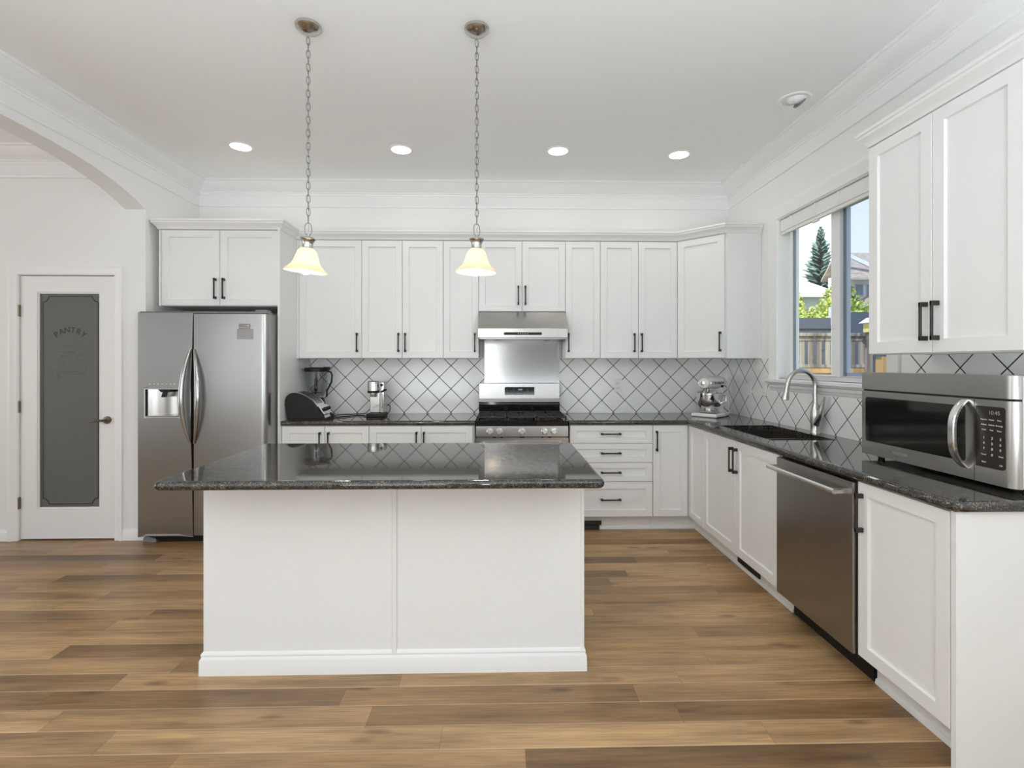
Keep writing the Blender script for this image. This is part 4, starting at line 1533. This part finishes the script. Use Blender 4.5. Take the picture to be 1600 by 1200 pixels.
socket('white wall socket on the tiles right of the range', (1.094, YW - .0085, 1.174), 0)
socket('white switch plate on the right wall tiles nearest the stand mixer', (XW - .0085, 4.250, 1.168), -PI / 2, True, 'plates on the right wall tiles')
socket('white switch plate on the tiles beside the end of the window sill', (XW - .0085, 4.000, 1.178), -PI / 2, True, 'plates on the right wall tiles')

# ------------------------------------------------------------------ pendant lamps
def link(mb, c, rot, a=.0075, b=.013, r=.0017):
    pts_ = []
    for k in range(14):
        t = 2 * PI * k / 14
        x, z = a * math.cos(t), b * math.sin(t) + (b * .35 if math.sin(t) > 0 else -b * .35)
        pts_.append((c[0] + x * math.cos(rot), c[1] + x * math.sin(rot), c[2] + z))
    mb.tube(pts_, r, 6, closed=True)


def pendant(label, x, tilt):
    py, zt = 2.50, 2.005      # zt: bottom of the chain
    r_ = thing('pendant_lamp', label, 'lamp', (x, py, zt), 0, 'pendant lamps above the island')
    ch = MB()
    link(ch, (0, 0, .040), .35, .016, .023, .0022)
    z, i = .092, 0
    while zt + z < CEIL - .045:
        link(ch, (0, 0, z), .35 + (1.45 if i % 2 == 0 else 0.1), .0085, .0155, .0019)
        z += .0325
        i += 1
    ch.build('chain', 'chain_metal', r_)
    MB().tube([(.003 * math.sin(k * 1.7), .003 * math.cos(k * 1.3), .03 + (CEIL - zt - .06) * k / 40) for k in range(41)], .0015, 6).build('flex', 'ink_grey', r_)
    MB().lathe([(.062, CEIL - zt - .001), (.060, CEIL - zt - .012), (.045, CEIL - zt - .026), (.012, CEIL - zt - .036), (0, CEIL - zt - .037)]).build('ceiling_canopy', 'nickel', r_)
    hd3 = MB().lathe([(0, .012), (.006, .012), (.008, .004), (.026, .0), (.036, -.004), (.038, -.009), (.031, -.016), (.026, -.030), (.025, -.050), (.029, -.058), (.0, -.058)])
    hd3 = hd3.build('socket_cup', 'nickel', r_, (0, 0, 0), (tilt * .5, tilt, 0))
    P = [(.0255, -.052), (.034, -.058), (.044, -.070), (.052, -.090), (.058, -.112), (.068, -.134), (.086, -.152), (.1005, -.164), (.1015, -.169)]
    Q = [(r0 - .003, z0 - .002) for r0, z0 in P[::-1]]
    sh = MB().lathe(P + Q, seg=48).build('lamp_shade', 'shade_glass', r_, (0, 0, 0), (tilt * .5, tilt, 0))
    bu = MB().sphere((0, 0, -.150), .030, 1, 1, 1.15).cyl((0, 0, -.058), (0, 0, -.125), .012, .016, 16)
    bu.build('bulb', 'bulb', r_, (0, 0, 0), (tilt * .5, tilt, 0))
    l = lamp('pendant_light', 'POINT', (0, 0, -.150), (0, 0, 0), 19, (1, .92, .80), shadow_soft_size=.045)
    l.parent = r_
    return r_


pendant('glowing bell-shaped pendant lamp on a chain, nearer the fridge', -.953, .10)
pendant('glowing bell-shaped pendant lamp on a chain, nearer the range hood', -.121, .02)

# ------------------------------------------------------------------ recessed ceiling lights
for x, y, lab in ((-2.004, 3.905, 'lit round ceiling downlight above the fridge, near the arch'), (-.780, 3.934, 'lit round ceiling downlight seen between the two pendant chains'),
                  (.448, 3.931, 'lit round ceiling downlight above the right side of the range'), (1.424, 3.983, 'lit round ceiling downlight nearest the window corner')):
    r_ = thing('downlight', lab, 'light', (x, y, CEIL), 0, 'lit downlights in a row along the back of the ceiling')
    MB().lathe([(.074, -.0005), (.096, -.0005), (.096, -.004), (.090, -.006), (.076, -.004)], seg=40).build('trim_ring', 'ceiling_paint', r_)
    MB().lathe([(0, -.003), (.075, -.003), (.075, -.0008), (0, -.0008)], seg=40).build('lit_lens', 'led_disc', r_)
    l = lamp('downlight_beam', 'AREA', (0, 0, -.012), (0, 0, 0), 1.8, (1, .95, .87), shape='DISK', size=.14)
    l.parent = r_
r_ = thing('eyeball_downlight', 'unlit white eyeball downlight in the ceiling near the window wall', 'light', (1.852, 3.130, CEIL))
MB().lathe([(.064, -.0005), (.098, -.0005), (.098, -.004), (.090, -.008), (.066, -.005)], seg=40).build('trim_ring', 'ceiling_paint', r_)
MB().sphere((.012, -.01, .010), .060, 1, 1, .62).build('eyeball', 'ceiling_paint', r_)
MB().lathe([(0, 0), (.040, 0), (.042, .006), (.040, .008), (0, .004)], seg=28).build('dark_lamp_mouth', 'grey_plastic', r_, (.040, .0, -.022), (math.radians(10), math.radians(-50), 0))

# ------------------------------------------------------------------ outside the window
GZ = -.5
struct(MB().box(XW + .16, 60, FY0 - 3, 60, GZ - .1, GZ).build('ground', 'lawn'))


def fence():
    r_ = thing('garden_fence', 'cedar board garden fence with open picket top outside the window', 'fence', (5.8, 9.0, GZ))
    fx0, fx1 = -1.8, .95
    b = MB()
    n = int((fx1 - fx0) / .15)
    for k in range(n):
        b.box(fx0 + k * .15 + .003, fx0 + (k + 1) * .15 - .003, 0, .02, .05, 1.70, .003, 1)
    b.build('boards', 'fence_cedar', r_)
    MB().box(fx0, fx1, -.03, .03, 1.70, 1.79, .004, 1).build('middle_rail', 'fence_cedar', r_)
    MB().box(fx0, fx1, -.04, .05, 1.80, 1.86, .004, 1).build('picket_rail', 'fence_weathered', r_)
    MB().box(fx0, fx1, -.06, .06, 2.37, 2.43, .006, 1).build('cap_rail', 'fence_weathered', r_)
    MB().box(fx0, fx1, -.02, .03, 2.29, 2.35, .004, 1).build('top_rail', 'fence_weathered', r_)
    k = 0
    x = fx0 + .04
    while x < fx1 - .2:
        MB().box(x, x + .085, -.005, .015, 1.84, 2.37).build('picket', 'fence_weathered', r_)
        x += .155
        k += 1
    MB().box(.80, .94, -.07, .07, 0, 2.43, .008, 1).build('post', 'fence_weathered', r_)
    MB().box(-1.02, -.90, -.05, .09, 0, 2.40, .008, 1).build('post', 'fence_weathered', r_)


fence()
r_ = thing('wooden_gate', 'tall plain board gate right of the picket fence, seen under the wall cabinet', 'gate', (6.80, 8.95, GZ))
for k in range(6):
    MB().box(k * .15, k * .15 + .144, 0, .02, .05, 2.00, .003, 1).build('board', 'fence_cedar', r_)
MB().box(0, .9, .02, .05, .3, .4).build('rail', 'fence_cedar', r_)
MB().box(0, .9, .02, .05, 1.6, 1.7).build('rail', 'fence_cedar', r_)

r_ = thing('slate_fence', 'dark slate-blue boundary fence behind the picket fence', 'fence', (7.0, 12.0, GZ))
MB().box(-2.4, 1.02, 0, .05, 0, 2.985).build('panel', 'fence_slate', r_)
MB().box(1.22, 3.0, 0, .05, 0, 3.13).build('panel', 'fence_slate', r_)
MB().box(1.0, 1.22, -.06, .09, 0, 3.25, .01, 1).build('post', 'siding_grey', r_)
MB().box(-2.4, 1.02, -.04, 0, 2.72, 2.80).build('rail', 'fence_slate', r_)

r_ = thing('birdhouse', 'yellow birdhouse with a white roof on the fence at the window edge', 'birdhouse', (6.50, 8.70, GZ))
MB().box(-.03, .03, -.03, .03, 0, 2.43).build('pole', 'fence_weathered', r_)
MB().box(-.06, .11, -.08, .08, 2.43, 2.60).build('house_body', 'birdhouse_yellow', r_)
MB().prism([(-.12, 2.59), (.17, 2.59), (.025, 2.69)], 'Y', -.12, .12).build('house_roof', 'siding_white', r_)
MB().cyl((.02, -.085, 2.53), (.02, -.075, 2.53), .024, seg=14).build('entrance_hole', 'ink', r_)


def leaves(mb, n, sample, size):
    for _ in range(n):
        p = Vector(sample())
        a = Vector((random.uniform(-1, 1), random.uniform(-1, 1), random.uniform(-1, 1))).normalized()
        b = a.cross(Vector((random.uniform(-1, 1), random.uniform(-1, 1), random.uniform(-1, 1)))).normalized()
        s = size * random.uniform(.6, 1.3)
        mb.bm.faces.new([mb.bm.verts.new(p + v * s) for v in (a, b * .55, -a, -b * .55)])


def blob(cx, cy, cz, rx, ry, rz):
    def f():
        while True:
            v = Vector((random.gauss(0, 1), random.gauss(0, 1), random.gauss(0, 1)))
            if v.length > 1e-3:
                break
        v = v.normalized() * random.uniform(.75, 1.05)
        return (cx + v.x * rx, cy + v.y * ry, cz + v.z * rz)
    return f


def shrub(name, label, loc, blobs, n, size):
    r_ = thing(name, label, 'shrub', loc, 0, 'bright green shrubs beyond the slate fence')
    m_ = MB()
    st = MB()
    for bq in blobs:
        leaves(m_, n, blob(*bq), size)
        m_.sphere(bq[:3], 1, bq[3] * .80, bq[4] * .80, bq[5] * .80, 16, 10)
        st.cyl((bq[0], bq[1], 0), (bq[0], bq[1], bq[2]), .06, .03, 8)
    m_.build('foliage', 'hedge_leaf', r_, smooth=False)
    st.build('stems', 'bark', r_)


shrub('shrub', 'tall rounded yellow-green shrub below the pale roof outside the window', (12.55, 18.5, GZ), [(.1, 0, 3.5, .75, .8, 1.35), (.6, .2, 3.0, .8, .7, 1.5), (-.8, 0, 2.75, .9, .7, 1.2)], 1300, .085)
shrub('shrub', 'low spreading yellow-green shrub at the left edge of the window view', (8.45, 13.7, GZ), [(-.6, 0, 2.2, 1.0, .7, 1.1), (.4, .1, 2.25, .9, .65, 1.0)], 1500, .065)
shrub('shrub', 'yellow-green shrub in front of the gabled house, right of the window bar', (12.0, 15.6, GZ), [(-.5, 0, 2.75, 1.0, .8, 1.05), (.7, .2, 2.8, 1.0, .8, 1.1)], 1300, .07)
shrub('shrub', 'darker green shrub beside the far window jamb, below the spruce', (14.1, 24.0, GZ), [(-.2, 0, 3.9, .8, .8, 1.6), (-.9, 0, 3.0, .9, .9, 1.8)], 600, .14)

sp = thing('spruce_tree', 'tall blue-green spruce tree rising behind the neighbouring roofs', 'tree', (23.25, 36, GZ))
sp.scale = (1.125, 1.125, 1.14)
MB().cyl((0, 0, 0), (0, 0, 10.0), .22, .03, 10).build('trunk', 'bark', sp)
sm = MB()
for k in range(34):
    t = k / 33
    z = 4.4 + 5.9 * t
    R_ = 1.75 * (1 - t) ** .85 + .10
    nb = 15 - int(6 * t)
    for q in range(nb):
        a = 2 * PI * (q + random.random() * .6) / nb + k * .7
        L2 = R_ * random.uniform(.55, 1.2)
        d = Vector((math.cos(a), math.sin(a), 0))
        sdir = Vector((-d.y, d.x, 0))
        p0 = Vector((0, 0, z))
        wv = .12 + .16 * (1 - t)
        tip = p0 + d * L2 + Vector((0, 0, -.18 * L2 + .10))
        mid = p0 + d * L2 * .55 + Vector((0, 0, -.16 * L2))
        for sgn in (-1, 1):
            vs3 = [sm.bm.verts.new(v) for v in (p0, mid + sdir * wv * sgn + Vector((0, 0, -.12)), tip, mid + Vector((0, 0, .10)))]
            sm.bm.faces.new(vs3)
sm.build('foliage', 'spruce_needle', sp, smooth=False)

h1 = thing('neighbour_house', 'low neighbouring house with a pale sloping roof beneath the spruce', 'house', (17.5, 26, GZ))
MB().box(-4.0, -.1, 0, 5, 0, 5.45).build('walls', 'siding_grey', h1)
MB().prism([(-.5, 5.40), (5.4, 7.6), (5.4, 7.75), (-.5, 5.55)], 'X', -4.2, -.1).build('roof', 'roof_pale', h1)
MB().prism([(-.55, 5.30), (-.5, 5.56), (-.4, 5.56), (-.4, 5.30)], 'X', -4.2, -.1).build('gutter', 'siding_white', h1)
h2 = thing('gabled_house', 'two-storey white house with brown gabled roofs seen right of the window bar', 'house', (19.6, 25.5, GZ))
MB().box(-1.8, 4, 0, 1.4, 0, 6.5).build('walls', 'siding_white', h2)
MB().prism([(-.5, 6.45), (.6, 7.72), (1.8, 6.45), (1.8, 6.35), (.6, 7.60), (-.5, 6.35)], 'X', -1.95, 4.2).build('roof', 'roof_brown', h2)
MB().prism([(-2.9, 7.60), (-2.75, 7.72), (-.35, 6.62), (-.42, 6.45)], 'Y', -.66, -.52).build('bargeboard', 'siding_white', h2)
MB().prism([(-.9, 6.05), (.1, 6.70), (.1, 6.80), (-.9, 6.15)], 'X', -2.2, -.3).build('porch_roof', 'roof_brown', h2)
for x in (-1.35, -.75, -.15):
    f_ = MB().box(x, x + .46, -.03, .02, 5.35, 5.98).build('window', 'siding_grey', h2)
    MB().box(x + .05, x + .41, -.04, -.02, 5.40, 5.93).build('pane', 'pane_dark', f_)
MB().prism([(-1.7, 4.55), (-.55, 5.35), (.6, 4.55)], 'Y', -1.2, 0).build('lower_gable', 'siding_grey', h2)
lr = MB()
lr.prism([(-1.95, 4.50), (-.55, 5.48), (-.55, 5.35), (-1.75, 4.50)], 'Y', -1.45, 0)
lr.prism([(.85, 4.50), (-.55, 5.48), (-.55, 5.35), (.65, 4.50)], 'Y', -1.45, 0)
lr.build('lower_gable_trim', 'roof_brown', h2)
